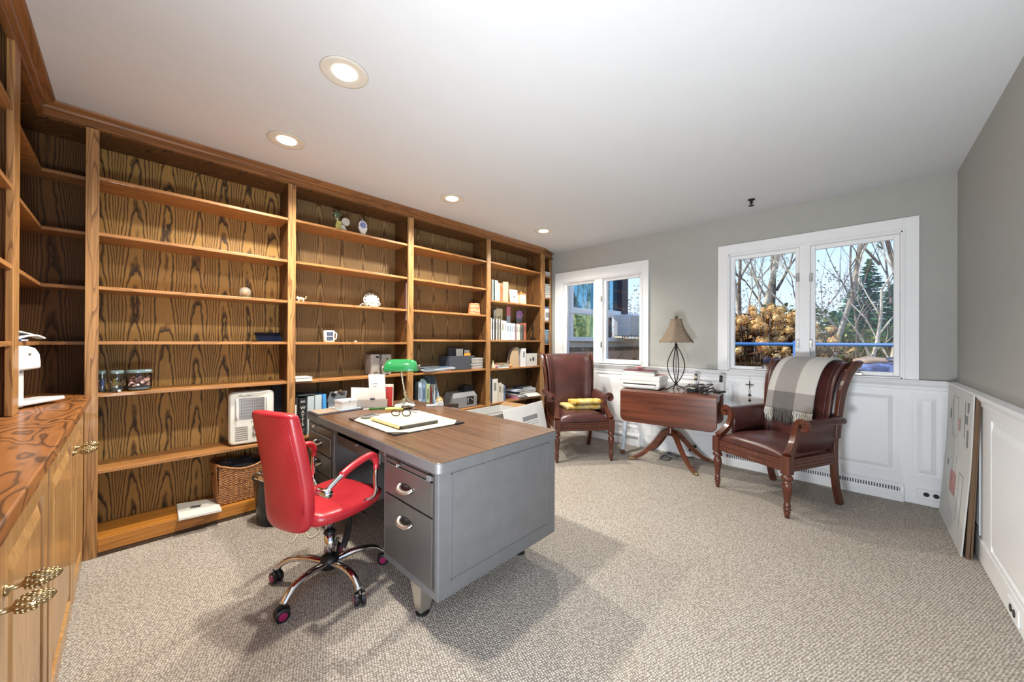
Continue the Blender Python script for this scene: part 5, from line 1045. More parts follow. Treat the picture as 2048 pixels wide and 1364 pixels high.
t = thing('tape_dispenser', 'cream tape dispenser with a gold tape roll near the rear desk edge', 'tape dispenser', (1.60, 2.315, tz), math.radians(150)); G().prism([(-.055, 0), (.07, 0), (.075, .014), (.04, .012), (.0, .014), (-.02, .035), (-.05, .036), (-.058, .02)], -.016, .016, 'xz').o('dispenser_body', WPLAS, t, bev=.003); G().lathe([(.014, -.008), (.026, -.008), (.026, .008), (.014, .008), (.014, -.008)], 24, (-.028, 0, .042), (0, 1, 0), cap=False).o('tape_roll', plain('gold_tape', (205, 176, 116), .3), t, smooth=False); G().cyl((-.028, -.012, .042), (-.028, .012, .042), .014).o('hub', plain('hub_tan', (226, 206, 168), .4), t, smooth=True); G().box(.068, .076, -.013, .013, .012, .02).o('cutter', NICKEL, t)
# ================================================================= FLOOR THINGS
t = thing('waste_bin', 'black plastic waste bin on the floor behind the red chair', 'waste bin', (.70, 2.845, 0)); G().lathe([(.10, .002), (.115, .004), (.128, .14), (.14, .30), (.146, .302), (.146, .31), (.137, .31), (.125, .14), (.11, .01), (.001, .008)], 32).o('bin_body', plain('glossy_black', (26, 26, 28), .22), t, smooth=True); G().tube([(.143*math.cos(a), .143*math.sin(a), .307) for a in [2*PI*i/32 for i in range(32)]], .005, 6, wrap=True).o('bin_rim', BLACK, t, smooth=True)
t = thing('power_adapter', 'white power adapter with looping white cord on the carpet under red chair', 'adapter', (.90, 2.62, 0), math.radians(-30)); G().box(-.06, .06, -.03, .03, 0, .03).o('adapter_body', plain('ivory_plastic', (214, 205, 186), .4), t, bev=.006)
pts = [PZ(u, v, .006) for u, v in ((648, 1050), (620, 1035), (590, 1042), (585, 1050), (600, 1052), (620, 1040), (628, 1045), (640, 1060), (620, 1075), (605, 1055), (595, 1070), (585, 1085))]
c = G().tube(sp([(p.x, p.y, .005) for p in pts], 5), .0035, 6).o('white_cord', MATS['ivory_plastic'], None, smooth=True); c.parent = t; c.matrix_parent_inverse = (Matrix.Translation(t.location) @ Euler((0, 0, math.radians(-30))).to_matrix().to_4x4()).inverted()
# open cardboard box behind the desk
t = thing('cardboard_box', 'large open greyboard carton with raised flap between desk and bookcase', 'cardboard box', (0, 0, 0))
a, b = PZ(950, 822, .5), PZ(1030, 805, .5)
c0, c1 = Vector((2.20, 2.71, 0)), Vector((3.0, 2.72, 0)); c2, c3 = Vector((2.98, 3.03, 0)), Vector((2.2, 3.03, 0)); hb = .47
def wall(P, Q, z0, z1, th, out=None, out_h=0):
    d = (Q-P).normalized(); n = Vector((-d.y, d.x, 0))*th; o = out or Vector((0, 0, 0)); return G().loft([[P+Vector((0, 0, z0)), Q+Vector((0, 0, z0)), Q+n+Vector((0, 0, z0)), P+n+Vector((0, 0, z0))], [P+o+Vector((0, 0, z1)), Q+o+Vector((0, 0, z1)), Q+n+o+Vector((0, 0, z1)), P+n+o+Vector((0, 0, z1))]])
g = G(); 
for P, Q in ((c0, c1), (c1, c2), (c2, c3), (c3, c0)):
    w_ = wall(P, Q, .002, hb, .005); g.add(w_.v, w_.f)
g.add([(p.x, p.y, .003) for p in (c0, c1, c2, c3)], [(0, 1, 2, 3)]); g.o('carton_walls', CARD, t)
wall(c0, c1, hb, hb+.004, .005, None).o('front_edge', KRAFT, t)
wall(c0+Vector((0, -.002, 0)), c1+Vector((.03, -.002, 0)), .26, hb+.012, .004, Vector((0, -.12, 0))).o('front_flap', CARD, t)
wall(c3, c0, hb, hb+.10, .004, Vector((-.06, 0, 0))).o('left_flap', CARD, t); wall(c1, c2, hb, hb+.03, .004, Vector((.08, 0, 0))).o('right_flap', KRAFT, t)
t = thing('flat_carton', 'flat white carton with a grey shipping label leaning behind the desk corner', 'cardboard box', (0, 0, 0))
e0, e1 = Vector((2.30, 2.27, .003)), Vector((2.95, 2.46, .003)); up = Vector((.03, .16, .50))
T0 = Vector((2.42, 2.60, .45)); T1 = PZ(1083, 802, .43); T1 = Vector((min(T1.x, 3.7), T1.y, .43))
Pn = Vector((2.62, 2.40, .003)); d = Vector((1, .18, 0)).normalized(); n2 = Vector((-d.y, d.x, 0))
tl = Pn+n2*.22+Vector((0, 0, .40)); 
bl, br = Pn, Pn+d*.55
# the visible right edge of the board runs down to the carpet behind the desk
R1 = PZ(1083, 802, .36); R0 = PZ(1090, 856, .20)
rt = Vector((2.93, 2.45, .38)); 
def pz_at(u, v, y): return PY(u, v, y)
q1 = pz_at(1083, 818-17, 2.5); q2 = pz_at(1092, 850, 2.42); q3 = pz_at(1000, 835, 2.42); q4_ = pz_at(1005, 822, 2.5)
dd3 = (q2-q1); q2b = q1+dd3*2.2; q4b = q4_+(q3-q4_)*1.0; ql = q4_+dd3*2.2
nn3 = (q4_-q1).cross(dd3).normalized()*.01
G().loft([[q1, q2b, ql, q4_], [q1+nn3, q2b+nn3, ql+nn3, q4_+nn3]]).o('carton', plain('white_carton', (214, 216, 218), .7), t, bev=.002)
sgn = -1 if nn3.dot(CP-q1) > 0 else 1
def onb(s, r): return q4_+(q1-q4_)*s+(q2b-q1)*r+(nn3*1.04 if nn3.dot(CP-q1) > 0 else -nn3*.04)
lb = G().add([onb(.42, .20), onb(.80, .20), onb(.80, .28), onb(.42, .28)], [(0, 1, 2, 3)]); lb.add([onb(.45, .31), onb(.8, .31), onb(.8, .32), onb(.45, .32)], [(0, 1, 2, 3)]).add([onb(.45, .35), onb(.8, .35), onb(.8, .36), onb(.45, .36)], [(0, 1, 2, 3)]); lb.o('shipping_label', GREYINK, t)
# flattened cartons against the right wall
def leaning(name, label, x0, x1, prof, mat, edge, prints):
    t = thing(name, label, 'cardboard', (0, 0, 0))
    G().prism(prof, x0, x1, 'yz').o('board', mat, t)
    for m_, r in prints:
        for (xa, xb, ya, za, yb, zb_) in r: G().add([(xa, ya, za), (xb, ya, za), (xb, yb, zb_), (xa, yb, zb_)], [(0, 1, 2, 3)]).o('printed_mark', m_, t)
    return t
def py(z):       # face of the front carton at height z
    return -.415+(.505-.415)*0-(z/.52)*.033 if z < .52 else -.448-(z-.52)/.40*.012
def pr_face(xa, xb, za, zb): return (xa, xb, py(za)+.0012, za, py(zb)+.0012, zb)
prof = [(-.415, .0), (-.448, .52), (-.46, .925), (-.466, .925), (-.454, .52), (-.421, .0)]
dark = plain('shadowy_board_edge', (120, 112, 104), .9)
mk = [(GREYINK, [pr_face(3.33, 3.37, .60, .70), pr_face(3.36, 3.42, .73, .78), pr_face(3.43, 3.44, .64, .86), pr_face(3.335, 3.375, .80, .86), pr_face(3.62, 3.625, .30, .50), pr_face(3.50, 3.505, .12, .42), pr_face(3.38, 3.50, .415, .42), pr_face(3.38, 3.385, .12, .42)]),
      (GREYINK, [pr_face(3.64, 3.645, .6, .86), pr_face(3.8, 3.805, .6, .86), pr_face(3.64, 3.8, .6, .603), pr_face(3.64, 3.8, .857, .86), pr_face(3.86, 3.9, .70, .76), pr_face(3.86, 3.89, .38, .42)]),
      (PINKINK, [pr_face(3.56, 3.61, .66, .74), pr_face(3.58, 3.76, .24, .38)])]
leaning('flattened_carton', 'front flattened white carton with red and grey print leaning on the right wall', 3.25, 4.03, prof, CARD, dark, mk)
G_ = bpy.data.objects['print.002'] if 'print.002' in bpy.data.objects else None
t = thing('flattened_carton', 'brown edged folded carton behind the front white one, against right wainscot', 'cardboard', (0, 0, 0)); G().prism([(-.432, 0), (-.444, .30), (-.468, .90), (-.480, .90), (-.458, .30), (-.444, 0)], 3.235, 4.0, 'yz').o('board', plain('shaded_kraft', (104, 82, 62), .9), t); G().prism([(-.450, 0), (-.460, .30), (-.481, .87), (-.487, .87), (-.468, .30), (-.458, 0)], 3.25, 3.95, 'yz').o('inner_flap', plain('dark_kraft', (120, 96, 74), .9), t)
# ================================================================= THINGS ON THE DROP-LEAF TABLE
tt = TT+.0006
t = thing('inkjet_printer', 'white all-in-one printer on the left end of the drop-leaf table', 'printer', (3.80, 1.665, tt), TA+math.radians(0)); w, d_, h_ = .17, .20, .135
PW_ = plain('printer_white', (222, 222, 218), .35)
G().loft([[(-w, -d_*.93, .004), (w, -d_*.93, .004), (w, d_*.93, .004), (-w, d_*.93, .004)], [(-w-.004, -d_, .04), (w, -d_, .04), (w, d_, .04), (-w-.004, d_, .04)], [(-w, -d_, h_), (w, -d_, h_), (w, d_, h_), (-w, d_, h_)]]).o('printer_case', PW_, t, bev=.012, bseg=3)
G().box(-w-.006, -w+.01, -d_*.82, d_*.84, .047, .058).o('paper_slot', BLACK, t); G().box(-w-.014, -w+.02, -d_*.78, d_*.84, .018, .046).o('paper_tray', PW_, t, bev=.005); G().box(-w-.002, w+.002, -d_-.001, d_+.001, .088, .0905).o('lid_seam', GPLAS, t)
zz = tt+h_+.001
for i, (c, w_, dd_, h2, r_, lab) in enumerate((((214, 212, 208), .20, .34, .026, .0, 'thick pale book lying directly on the white printer'), ((206, 204, 202), .19, .31, .016, .04, 'thinner pale magazine on the thick book on the printer'), ((112, 60, 66), .20, .30, .010, -.05, 'dark red notebook topmost on the printer stack'))): flat((3.78, 1.70, zz), w_, dd_, h2, TA+r_, c, lab, group='stack of books on the printer'); zz += h2+.0006
t = thing('ribbon_bow', 'crumpled pink and white ribbon on top of the dark red notebook', 'ribbon', (3.76, 1.70, zz)); RB = plain('pink_ribbon', (190, 110, 120), .5, var=.5, vs=70)
g = G()
for k in range(5): a = k*1.25; g.bar(sp([(0, 0, .012), (.03*math.cos(a), .03*math.sin(a), .03), (.045*math.cos(a+.3), .045*math.sin(a+.3), .014), (.02*math.cos(a+.5), .02*math.sin(a+.5), .004)], 4), .02, .002)
g.o('loops', RB, t, smooth=True); G().ball((0, 0, .02), .014, .014, .012).o('knot', RB, t, smooth=True)
t = thing('loose_cards', 'small pile of red and white cards behind the printer books', 'card', (3.86, 1.53, tt+h_+.001), TA+.3); 
for i, c in enumerate(((214, 205, 200), (190, 70, 76), (224, 222, 220))): G().cbox((0, .004*i, .004+.006*i), (.12, .10, .005), (.05*i, 0, .2*i)).o('card', cmat(c), t)
# iron lamp
lx, ly = 3.79, 1.335
t = thing('table_lamp', 'black iron cage table lamp with flared beige bell shade and fringe', 'table lamp', (lx, ly, tt), TA)
g = G()
for k in range(4):
    a = k*PI/2+.5; c, s = math.cos(a), math.sin(a)
    r = G().tube(sp([(c*.006, s*.006, .455), (c*.012, s*.012, .44), (c*.05, s*.05, .37), (c*.082, s*.082, .27), (c*.07, s*.07, .18), (c*.03, s*.03, .10), (c*.01, s*.01, .075), (c*.022, s*.022, .05), (c*.06, s*.06, .026), (c*.095, s*.095, .006)], 4), .0048, 8).o('cage_rod', IRON, t, smooth=True)
G().lathe([(.008, .0), (.008, .0)], 4) if False else None
G().cyl((0, 0, .07), (0, 0, .47), .003).o('center_rod', IRON, t); G().lathe([(.008, .44), (.015, .45), (.013, .465), (.009, .47), (.01, .5)], 16).o('socket', IRON, t, smooth=True)
SHN = NT('linen_shade'); _n = SHN.noise(SHN.coords((120, 120, 120)), 1, 3); SHN.p(col=SHN.ramp(_n, [(.3, S(116, 100, 84)), (.7, S(146, 130, 112))]), rough=.85); SHN = SHN.m
def bell(u, v, s=0):
    z = .49+.225*v; r = .052+.098*(1-v)**1.75+.012*(1-v); a = 2*PI*u; k = 1+.03*math.cos(6*a)-.02*(1-v)*(1-math.cos(12*a))*.5
    zz = z-.008*(1-v)*(1-abs(math.cos(3*a)))
    return (r*k*math.cos(a), r*k*math.sin(a), zz)
shd = G().grid(bell, 72, 14).o('lamp_shade', SHN, t, smooth=True, solid=.0025)
g = G()
for k in range(6): g.tube([Vector(bell(k/6, v/10)) for v in range(11)], .0022, 5)
g.tube([bell(i/48, 1) for i in range(48)], .004, 6, wrap=True).tube([bell(i/48, 0) for i in range(48)], .003, 6, wrap=True).o('shade_piping', SHN, shd, smooth=True)
g = G()
for i in range(60):
    p = Vector(bell(i/60, 0)); g.tube([p, p-Vector((0, 0, .008+.003*(i % 2)))], .0018, 5).ball(p-Vector((0, 0, .012+.003*(i % 2))), .0032, n=6, m=4)
g.o('bead_fringe', plain('pearl_bead', (206, 200, 188), .3), shd)
G().cyl((0, 0, .5), (0, 0, .73), .002).tube([(-.05, 0, .712), (.05, 0, .712)], .0018, 5).tube([(0, -.05, .712), (0, .05, .712)], .0018, 5).o('harp', IRON, t); G().lathe([(.004, .72), (.014, .728), (.018, .738), (.012, .75), (.003, .755)], 14).o('finial', plain('pewter', (110, 108, 100), .4, metal=.7), t, smooth=True)
# phones and cables
def phone(u, lab, col, screen):
    p = PX(u, 770, 3.95); t = thing('cordless_phone', lab, 'phone', (p.x, p.y, tt), math.radians(180-30)); 
    G().prism([(-.035, 0), (.05, 0), (.055, .006), (.03, .014), (-.03, .02), (-.04, .012)], -.035, .035, 'xz').o('cradle', BLACK if col else WPLAS, t, bev=.003)
    G().prism([(-.03, .012), (-.005, .012), (-.02, .175), (-.04, .175)], -.024, .024, 'xz').o('handset', WPLAS, t, bev=.006)
    G().add([(-.0085, -.019, .10), (-.0085, .019, .10), (-.0135, .019, .165), (-.0135, -.019, .165)], [(0, 1, 2, 3)]).o('display', BLACK, t); G().add([(-.0085, -.013, .118), (-.0085, .013, .118), (-.0115, .013, .15), (-.0115, -.013, .15)], [(0, 1, 2, 3)]).o('screen', screen, t)
    return t
phone(1390, 'cordless phone handset with beige screen nearest the lamp', 0, BEIGE); phone(1440, 'cordless phone with black screen standing at the right end of table', 1, DGREY)
t = thing('tangled_cables', 'tangle of black charger cables heaped on the right half of the table', 'cable', (3.83, 1.14, tt)); random.seed(21)
for k in range(6):
    cx, cy = random.uniform(-.06, .06), random.uniform(-.09, .12)
    pts = [(cx+random.uniform(-.07, .07), cy+random.uniform(-.08, .08), .006+random.random()**1.5*.075) for _ in range(9)]
    G().tube(sp(pts, 5, True), .0042 if k % 2 else .0032, 6, wrap=True).o('cable_loop', BLACK if k % 3 else DGREY, t, smooth=True)
G().tube(sp([(-.10, .16, .02), (-.1, .10, .05), (-.11, .0, .06), (-.12, -.06, .03), (-.13, -.09, .012)], 5), .0045, 6).o('cable_loop', BLACK, t, smooth=True)
G().cbox((0, .05, .015), (.06, .10, .028), (0, 0, .5)).o('charger', BLACK, t, bev=.004); G().cbox((-.12, -.095, .012), (.035, .03, .022), (0, 0, .2)).o('plug', BLACK, t, bev=.004)
G().grid(lambda u, v: (-.04+.1*u, .02+.13*v, .03+.03*math.sin(PI*u)*math.sin(PI*v)), 8, 8).o('crumpled_bag', plain('clear_plastic', (206, 200, 186), .3, alpha=.75), t, smooth=True, solid=.001)
t = thing('floor_cables', 'dark cable loop lying on the carpet beneath the drop-leaf table', 'cable', (0, 0, 0)); pts = [PZ(u, v, .006) for u, v in ((1362, 860), (1350, 900), (1325, 912), (1322, 918), (1335, 921), (1342, 915), (1335, 905), (1355, 912), (1385, 915), (1400, 905))]; G().tube(sp([(p.x, p.y, .006) for p in pts[1:]], 5), .005, 6).o('black_cable', DGREY, t, smooth=True); G().tube(sp([(3.95, 1.42, .006), (3.9, 1.36, .012), (3.86, 1.42, .03), (3.95, 1.5, .012), (4.0, 1.4, .006)], 5), .006, 6).o('grey_cable', GPLAS, t, smooth=True)
# tube leaning under table
t = thing('poster_tube', 'pale striped mailing tube with a brown end leaning behind the drop-leaf table', 'tube', (0, 0, 0)); b0 = Vector((3.70, 1.86, .03)); b1 = Vector((4.02, 1.95, .62)); G().cyl(b0, b1, .024).o('tube_body', plain('printed_tube', (196, 202, 212), .6, var=.25, vs=30), t, smooth=True); G().cyl(b0-(b1-b0)*.035, b0+(b1-b0)*.005, .0255).o('end_cap', plain('brown_cap', (120, 70, 56), .6), t, smooth=True)
t = thing('white_wall_box', 'small white cable box on the baseboard left of the table pedestal', 'electrical box', (XW-.035, PX(1305, 880, 4.08).y, .10)); G().box(-.02, .01, -.05, .05, -.09, .05).o('box_body', WHITE, t, bev=.004); G().tube(sp([(-.022, -.03, .03), (-.03, -.045, -.02), (-.03, -.05, -.08)], 4), .003, 6).o('wire', GPLAS, t)
# hanging charm on the wainscot
p = PX(1499, 770, X0-.02)
t = thing('hanging_charm', 'small dark cross and bead charm hanging by a thread below the large window', 'wall ornament', (X0-.014, p.y, 0)); G().cyl((0, 0, .93), (0, 0, .82), .0012).o('thread', GREYINK, t)
G().box(-.003, .003, -.004, .004, .765, .84).box(-.003, .003, -.032, .032, .80, .808).o('cross', plain('dark_wood_charm', (70, 54, 46), .6), t, bev=.001)
for i, (z_, r, c) in enumerate(((.755, .009, (200, 184, 160)), (.74, .014, (216, 206, 190)), (.722, .009, (120, 90, 70)), (.705, .016, (60, 48, 44)), (.69, .008, (210, 190, 150)), (.672, .010, (190, 170, 130)), (.655, .014, (40, 34, 32)), (.642, .006, (190, 160, 110)))): G().ball((0, 0, z_), r*.7, r, r*.62, 10, 6).o('bead', cmat(c), t, smooth=True)
# folded yellow cloth on the left armchair
t = thing('folded_cloth', 'folded yellow patterned cloth on the seat of the armchair by bookcase', 'cloth', (3.37, 2.17, .487), math.radians(150))
YC = NT('yellow_cloth'); _v = YC.coords(); YC.p(col=YC.ramp(YC.noise(_v, 16, 3), [(.35, S(196, 150, 40)), (.5, S(216, 190, 110)), (.65, S(226, 210, 160)), (.75, S(190, 160, 60))]), rough=.9); YC = YC.m
def fold(x0, x1, y0, y1, z, r, tw):
    P = [(x0, y0), (x1, y0+tw)]
    return G().loft([[(x0+(x1-x0)*i/12, (y0+y1)/2+tw*i/12+(y1-y0)/2*math.copysign(abs(math.cos(a))**.6, math.cos(a))*(1-.12*abs(math.sin(i*1.3))), z+r+r*math.copysign(abs(math.sin(a))**.8, math.sin(a))*(1+.1*math.sin(i*1.7+a))) for a in [2*PI*j/18 for j in range(18)]] for i in range(13)])
fold(-.17, .19, -.11, .11, -.008, .033, -.05).o('lower_fold', YC, t, smooth=True); fold(-.18, .13, -.05, .12, .054, .026, -.02).o('upper_fold', YC, t, smooth=True); blobg((-.15, .0, .04), (.035, .06, .035), .4, 16, 10).o('gathered_end', plain('mustard', (200, 160, 50), .9), t, smooth=True)
# throw over the right armchair
PL = NT('plaid_throw'); _s = PL.N('ShaderNodeSeparateXYZ'); _uv = PL.N('ShaderNodeUVMap'); PL.L(_uv.outputs[0], _s.inputs[0])
def stepc(x, edges): # product of comparisons
    return x
ux = _s.outputs[0]; vy = _s.outputs[1]
bandx = PL.ramp(ux, [(0, (0, 0, 0, 1)), (.155, (1, 1, 1, 1)), (.62, (0, 0, 0, 1)), (1, (0, 0, 0, 1))], 'CONSTANT')
bandy = PL.ramp(vy, [(0, (0, 0, 0, 1)), (.36, (0, 0, 0, 1)), (.70, (1, 1, 1, 1)), (1, (1, 1, 1, 1))], 'CONSTANT')
tw = PL.math('FRACT', PL.math('ADD', PL.math('MULTIPLY', ux, 40), PL.math('MULTIPLY', vy, 50))); twl = PL.ramp(tw, [(0, (0, 0, 0, 1)), (.42, (0, 0, 0, 1)), (.55, (1, 1, 1, 1)), (.95, (1, 1, 1, 1))])
both = PL.math('MULTIPLY', bandx, bandy); either = PL.math('MAXIMUM', bandx, bandy)
wh = S(192, 190, 184); dk_ = S(84, 68, 72)
c_half = PL.mix(twl, wh, dk_); c = PL.mix(PL.math('MULTIPLY', either, 1.0), wh, c_half); c = PL.mix(both, c, PL.mix(PL.math('MULTIPLY', twl, .35), S(98, 96, 94), S(140, 136, 130)))
PL.p(col=c, rough=.95, sheen=.3); PL.bump(tw, .4, .003); PLm = PL.m
t = thing('throw_blanket', 'grey, white and burgundy checked woven throw with fringe draped over the armchair back', 'blanket', tuple(ac.location), ac.rotation_euler.z)
prof = sp([(-.225+.0, 0, .655), (-.225, 0, .75), (-.235, 0, .86), (-.275, 0, .975), (-.335, 0, 1.05), (-.43, 0, 1.082), (-.495, 0, 1.05), (-.49, 0, .95), (-.45, 0, .8)], 5)
def throw(u, v):
    p = prof[int(round(v*(len(prof)-1)))]; f = 1-v
    w0 = -.155-.075*f; w1 = .175-.035*f; y = w0+(w1-w0)*u; rip = .006*math.sin(u*9+v*2)+.004*math.sin(u*23)
    lean = .045*max(0, (v*1.0-.0))*0
    return (p.x+.026+rip*.6, y+.022*math.sin(v*2.2), p.z+.004)
g = G(); nu, nv = 30, len(prof)-1; g.grid(throw, nu, nv); bl_ = g.o('blanket_cloth', PLm, t, smooth=True, solid=.010)
uvl = bl_.data.uv_layers.new(name='UVMap')
for lp_ in bl_.data.loops:
    vi = lp_.vertex_index; uvl.data[lp_.index].uv = (vi//(nv+1)/nu, 1-(vi % (nv+1))/nv*1.55 if False else 1-min(1, (vi % (nv+1))/(nv*.62)))
random.seed(9)
for nm, m_, sel in (('white_fringe', plain('white_wool', (190, 187, 178), .95), 0), ('grey_fringe', plain('grey_wool', (92, 88, 84), .95), 1), ('white_fringe', MATS['white_wool'], 2)):
    g = G()
    for i in range(58):
        u = i/57; isg = 0 if u < .17 else 1 if u < .62 else 2
        if isg != sel: continue
        p = Vector(throw(u, 0)); L = random.uniform(.085, .125); q = [p+Vector((0, 0, .005))]
        for k in range(1, 5): q.append(p+Vector((random.uniform(.0, .008), random.uniform(-.006, .006), -L*k/4)))
        g.tube(q, [.0042, .005, .0045, .004, .0025], 5)
    g.o(nm, m_, t, smooth=True)
# ================================================================= OUTSIDE
GZ = -.35
random.seed(77)
def gn(name, a, b, c=None, sc=3): 
    t = NT(name); n = t.noise(t.coords(), sc, 5, .7); t.p(col=t.ramp(n, [(.3, S(*a)), (.55, S(*b)), (.72, S(*(c or b)))]), rough=.95, spec=.1); return t.m
LEAFG = gn('leaf_litter', (96, 70, 48), (176, 142, 100), (206, 176, 130), 9)
def terrain(u, v):
    x = XW+.25+u*46; y = -26+52*v; r = max(0, x-12); return (x, y, GZ+.02*r+.16*mnoise.noise(Vector((x*.6, y*.6, 0)))+.0*r)
struct(G().grid(terrain, 60, 60).o('ground', LEAFG, smooth=True))
BARK = gn('grey_bark', (70, 60, 54), (126, 112, 100), (186, 176, 162), 7); BIRCH = gn('pale_bark', (120, 104, 90), (206, 196, 180), (232, 226, 214), 4)
def branches(g, p, d, r, L, depth, rng, spread=.5, n=3, up=.12):
    pts = [p]; q = p.copy(); dd = d.copy(); k = 4
    for i in range(k): dd = (dd+Vector((rng.uniform(-1, 1), rng.uniform(-1, 1), rng.uniform(-.6, 1)))*.13+Vector((0, 0, up*.3))).normalized(); q = q+dd*L/k; pts.append(q.copy())
    g.tube(pts, [r*(1-.14*i) for i in range(k+1)], 6 if depth > 2 else 4, cap=False)
    if depth > 0:
        for i in range(n):
            t_ = rng.choice((2, 3, 4)) if i else 4; a = rng.uniform(0, 2*PI); o = Vector((math.cos(a), math.sin(a), rng.uniform(.0, .7)))
            branches(g, pts[t_], (dd+o*spread*rng.uniform(.8, 1.5)).normalized(), r*(.62 if i == 0 else .45), L*rng.uniform(.6, .82), depth-1, rng, spread, n, up)
def tree(label, x, y, h, r, seed, mat, lean=(0, 0), depth=4, n=3, leaves=None, spread=.5, split=1):
    t = thing('bare_tree', label, 'tree', (x, y, GZ-.05)); rng = random.Random(seed); g = G(); d = Vector((lean[0], lean[1], 1)).normalized()
    for k in range(split):
        dd = (d+Vector((0, (k-(split-1)/2)*.22, 0))).normalized(); pts = [Vector((0, k*.1, 0))]; q = pts[0].copy()
        for i in range(6): q = q+(dd+Vector((rng.uniform(-.07, .07), rng.uniform(-.09, .09), 0))).normalized()*h/6; pts.append(q.copy())
        g.tube(pts, [r*(1-.1*i) for i in range(7)], 8, cap=False)
        tr = g
    g.o('trunk', mat, t, smooth=True)
    b = G()
    for i in range(split*5):
        k = i % split; fr = .35+.65*(i//split)/4.; 
        dd = (d+Vector((0, (k-(split-1)/2)*.22, 0))).normalized(); p = Vector((0, k*.1, 0))+dd*h*fr; a = rng.uniform(0, 2*PI)
        branches(b, p, (dd*.8+Vector((math.cos(a)*.5, math.sin(a)*.8, .35))).normalized(), r*.42, h*.26, depth-1, rng, spread, n)
    b.o('branches', mat, t, smooth=True)
    if leaves:
        f = G(); m_, cnt, sz = leaves; tips = b.v
        for i in range(cnt): p = tips[rng.randrange(len(tips))]+Vector([rng.uniform(-.2, .2) for _ in range(3)]); a = Vector([rng.uniform(-1, 1) for _ in range(3)]).normalized()*sz; c = a.cross(Vector((rng.random(), rng.random(), 1))).normalized()*sz*.6; f.add([p-a, p+c, p+a, p-c], [(0, 1, 2, 3)])
        f.o('leaves', m_, t, kind='stuff')
    return t
GOLD = gn('dry_gold_leaf', (170, 120, 60), (226, 180, 110), (240, 210, 150), 6); GRNL = gn('thin_green_leaf', (110, 120, 60), (160, 166, 90), None, 6)
def ray_xy(u, dist): p = PX(u, 686, dist); return p.x, p.y
x, y = ray_xy(1640, 9.5); tree('large double-trunked birch seen through the right pane of the large window', x, y, 5.2, .06, 3, BIRCH, (0, -.06), 4, 3, (GRNL, 700, .022), .55, 2)
x, y = ray_xy(1508, 10.5); tree('pale forked tree rising behind the golden hydrangea', x, y, 5.0, .08, 8, BIRCH, (0, -.02), 4, 3, (GRNL, 1500, .024), .5, 2)
x, y = ray_xy(1545, 12.5); tree('thick grey tree behind the golden hydrangea, right of the forked one', x, y, 6.0, .10, 14, BARK, (0, -.03), 4, 3, (GRNL, 1200, .024), .5)
x, y = ray_xy(1752, 8.6); tree('slender pale sapling farthest right before the evergreens', x, y, 3.6, .045, 25, BIRCH, (0, -.16), 3, 3, None, .6)
x, y = ray_xy(1722, 8.4); tree('slender pale sapling left of the farthest right one', x, y, 2.5, .04, 26, BIRCH, (0, -.10), 3, 2, None, .6)
x, y = ray_xy(1716, 9.4); tree('thin bare sapling in front of the left evergreen', x, y, 3.6, .03, 31, BARK, (0, .04), 3, 3, None, .6)
x, y = ray_xy(1590, 9.0); tree('thin dark sapling beside the window mullion, left pane', x, y, 3.2, .035, 34, BARK, (0, -.03), 3, 3, None, .55)
x, y = ray_xy(1860, 9.5); tree('arching bare tree whose branches cross the right pane top', x, y, 4.6, .06, 44, BARK, (0, .2), 4, 3, None, .6)
x, y = ray_xy(1480, 9.0); tree('twiggy bare tree at the left edge of the large window', x, y, 4.2, .05, 47, BARK, (0, .02), 4, 3, (GOLD, 500, .022), .6)
EVG = gn('evergreen_needles', (34, 78, 56), (70, 124, 80), (124, 168, 112), 3)
def conifer(label, x, y, h, R, seed):
    t = thing('evergreen_tree', label, 'tree', (x, y, GZ)); rng = random.Random(seed); G().cyl((0, 0, 0), (0, 0, h*.95), .1, .02, 8).o('trunk', BARK, t)
    f = G(); N_ = int(h*19)
    for i in range(N_):
        z = .15*h+.85*h*i/N_; r = R*(1-(i/N_))**.9+.02; sc_ = min(1, .25+r*1.1)
        for k in range(9):
            a = rng.uniform(0, 2*PI); L = r*rng.uniform(.65, 1.1); dx, dy = math.cos(a), math.sin(a); px, py_ = -dy, dx
            for s in range(4):
                q = (s+1)/4*L; w_ = (.07+.05*rng.random())*sc_; zz = z+.06*L*math.sin(q*3)-.10*q; o = rng.uniform(-.06, .06)
                f.add([(dx*(q-.12*sc_)+px*o, dy*(q-.12*sc_)+py_*o, zz), (dx*q+px*w_, dy*q+py_*w_, zz-.03+rng.uniform(-.03, .03)), (dx*(q+.12*sc_), dy*(q+.12*sc_), zz-.02), (dx*q-px*w_, dy*q-py_*w_, zz-.03+rng.uniform(-.03, .03))], [(0, 1, 2, 3)])
    f.o('needles', EVG, t); return t
for i, (u, dist, h, R, lab) in enumerate(((1668, 13.5, 2.5, .95, 'short dark evergreen behind the double birch'), (1700, 14.5, 3.1, 1.0, 'evergreen left of the tallest one in the right pane'), (1738, 13.0, 3.75, 1.05, 'tallest pointed evergreen in the right pane of the large window'), (1785, 12.5, 3.0, 1.1, 'broad evergreen at the right edge of the large window'), (1832, 12.0, 3.2, 1.1, 'evergreen farthest right, mostly behind the window casing'))):
    x, y = ray_xy(u, dist); conifer(lab, x, y, h, R, 60+i)
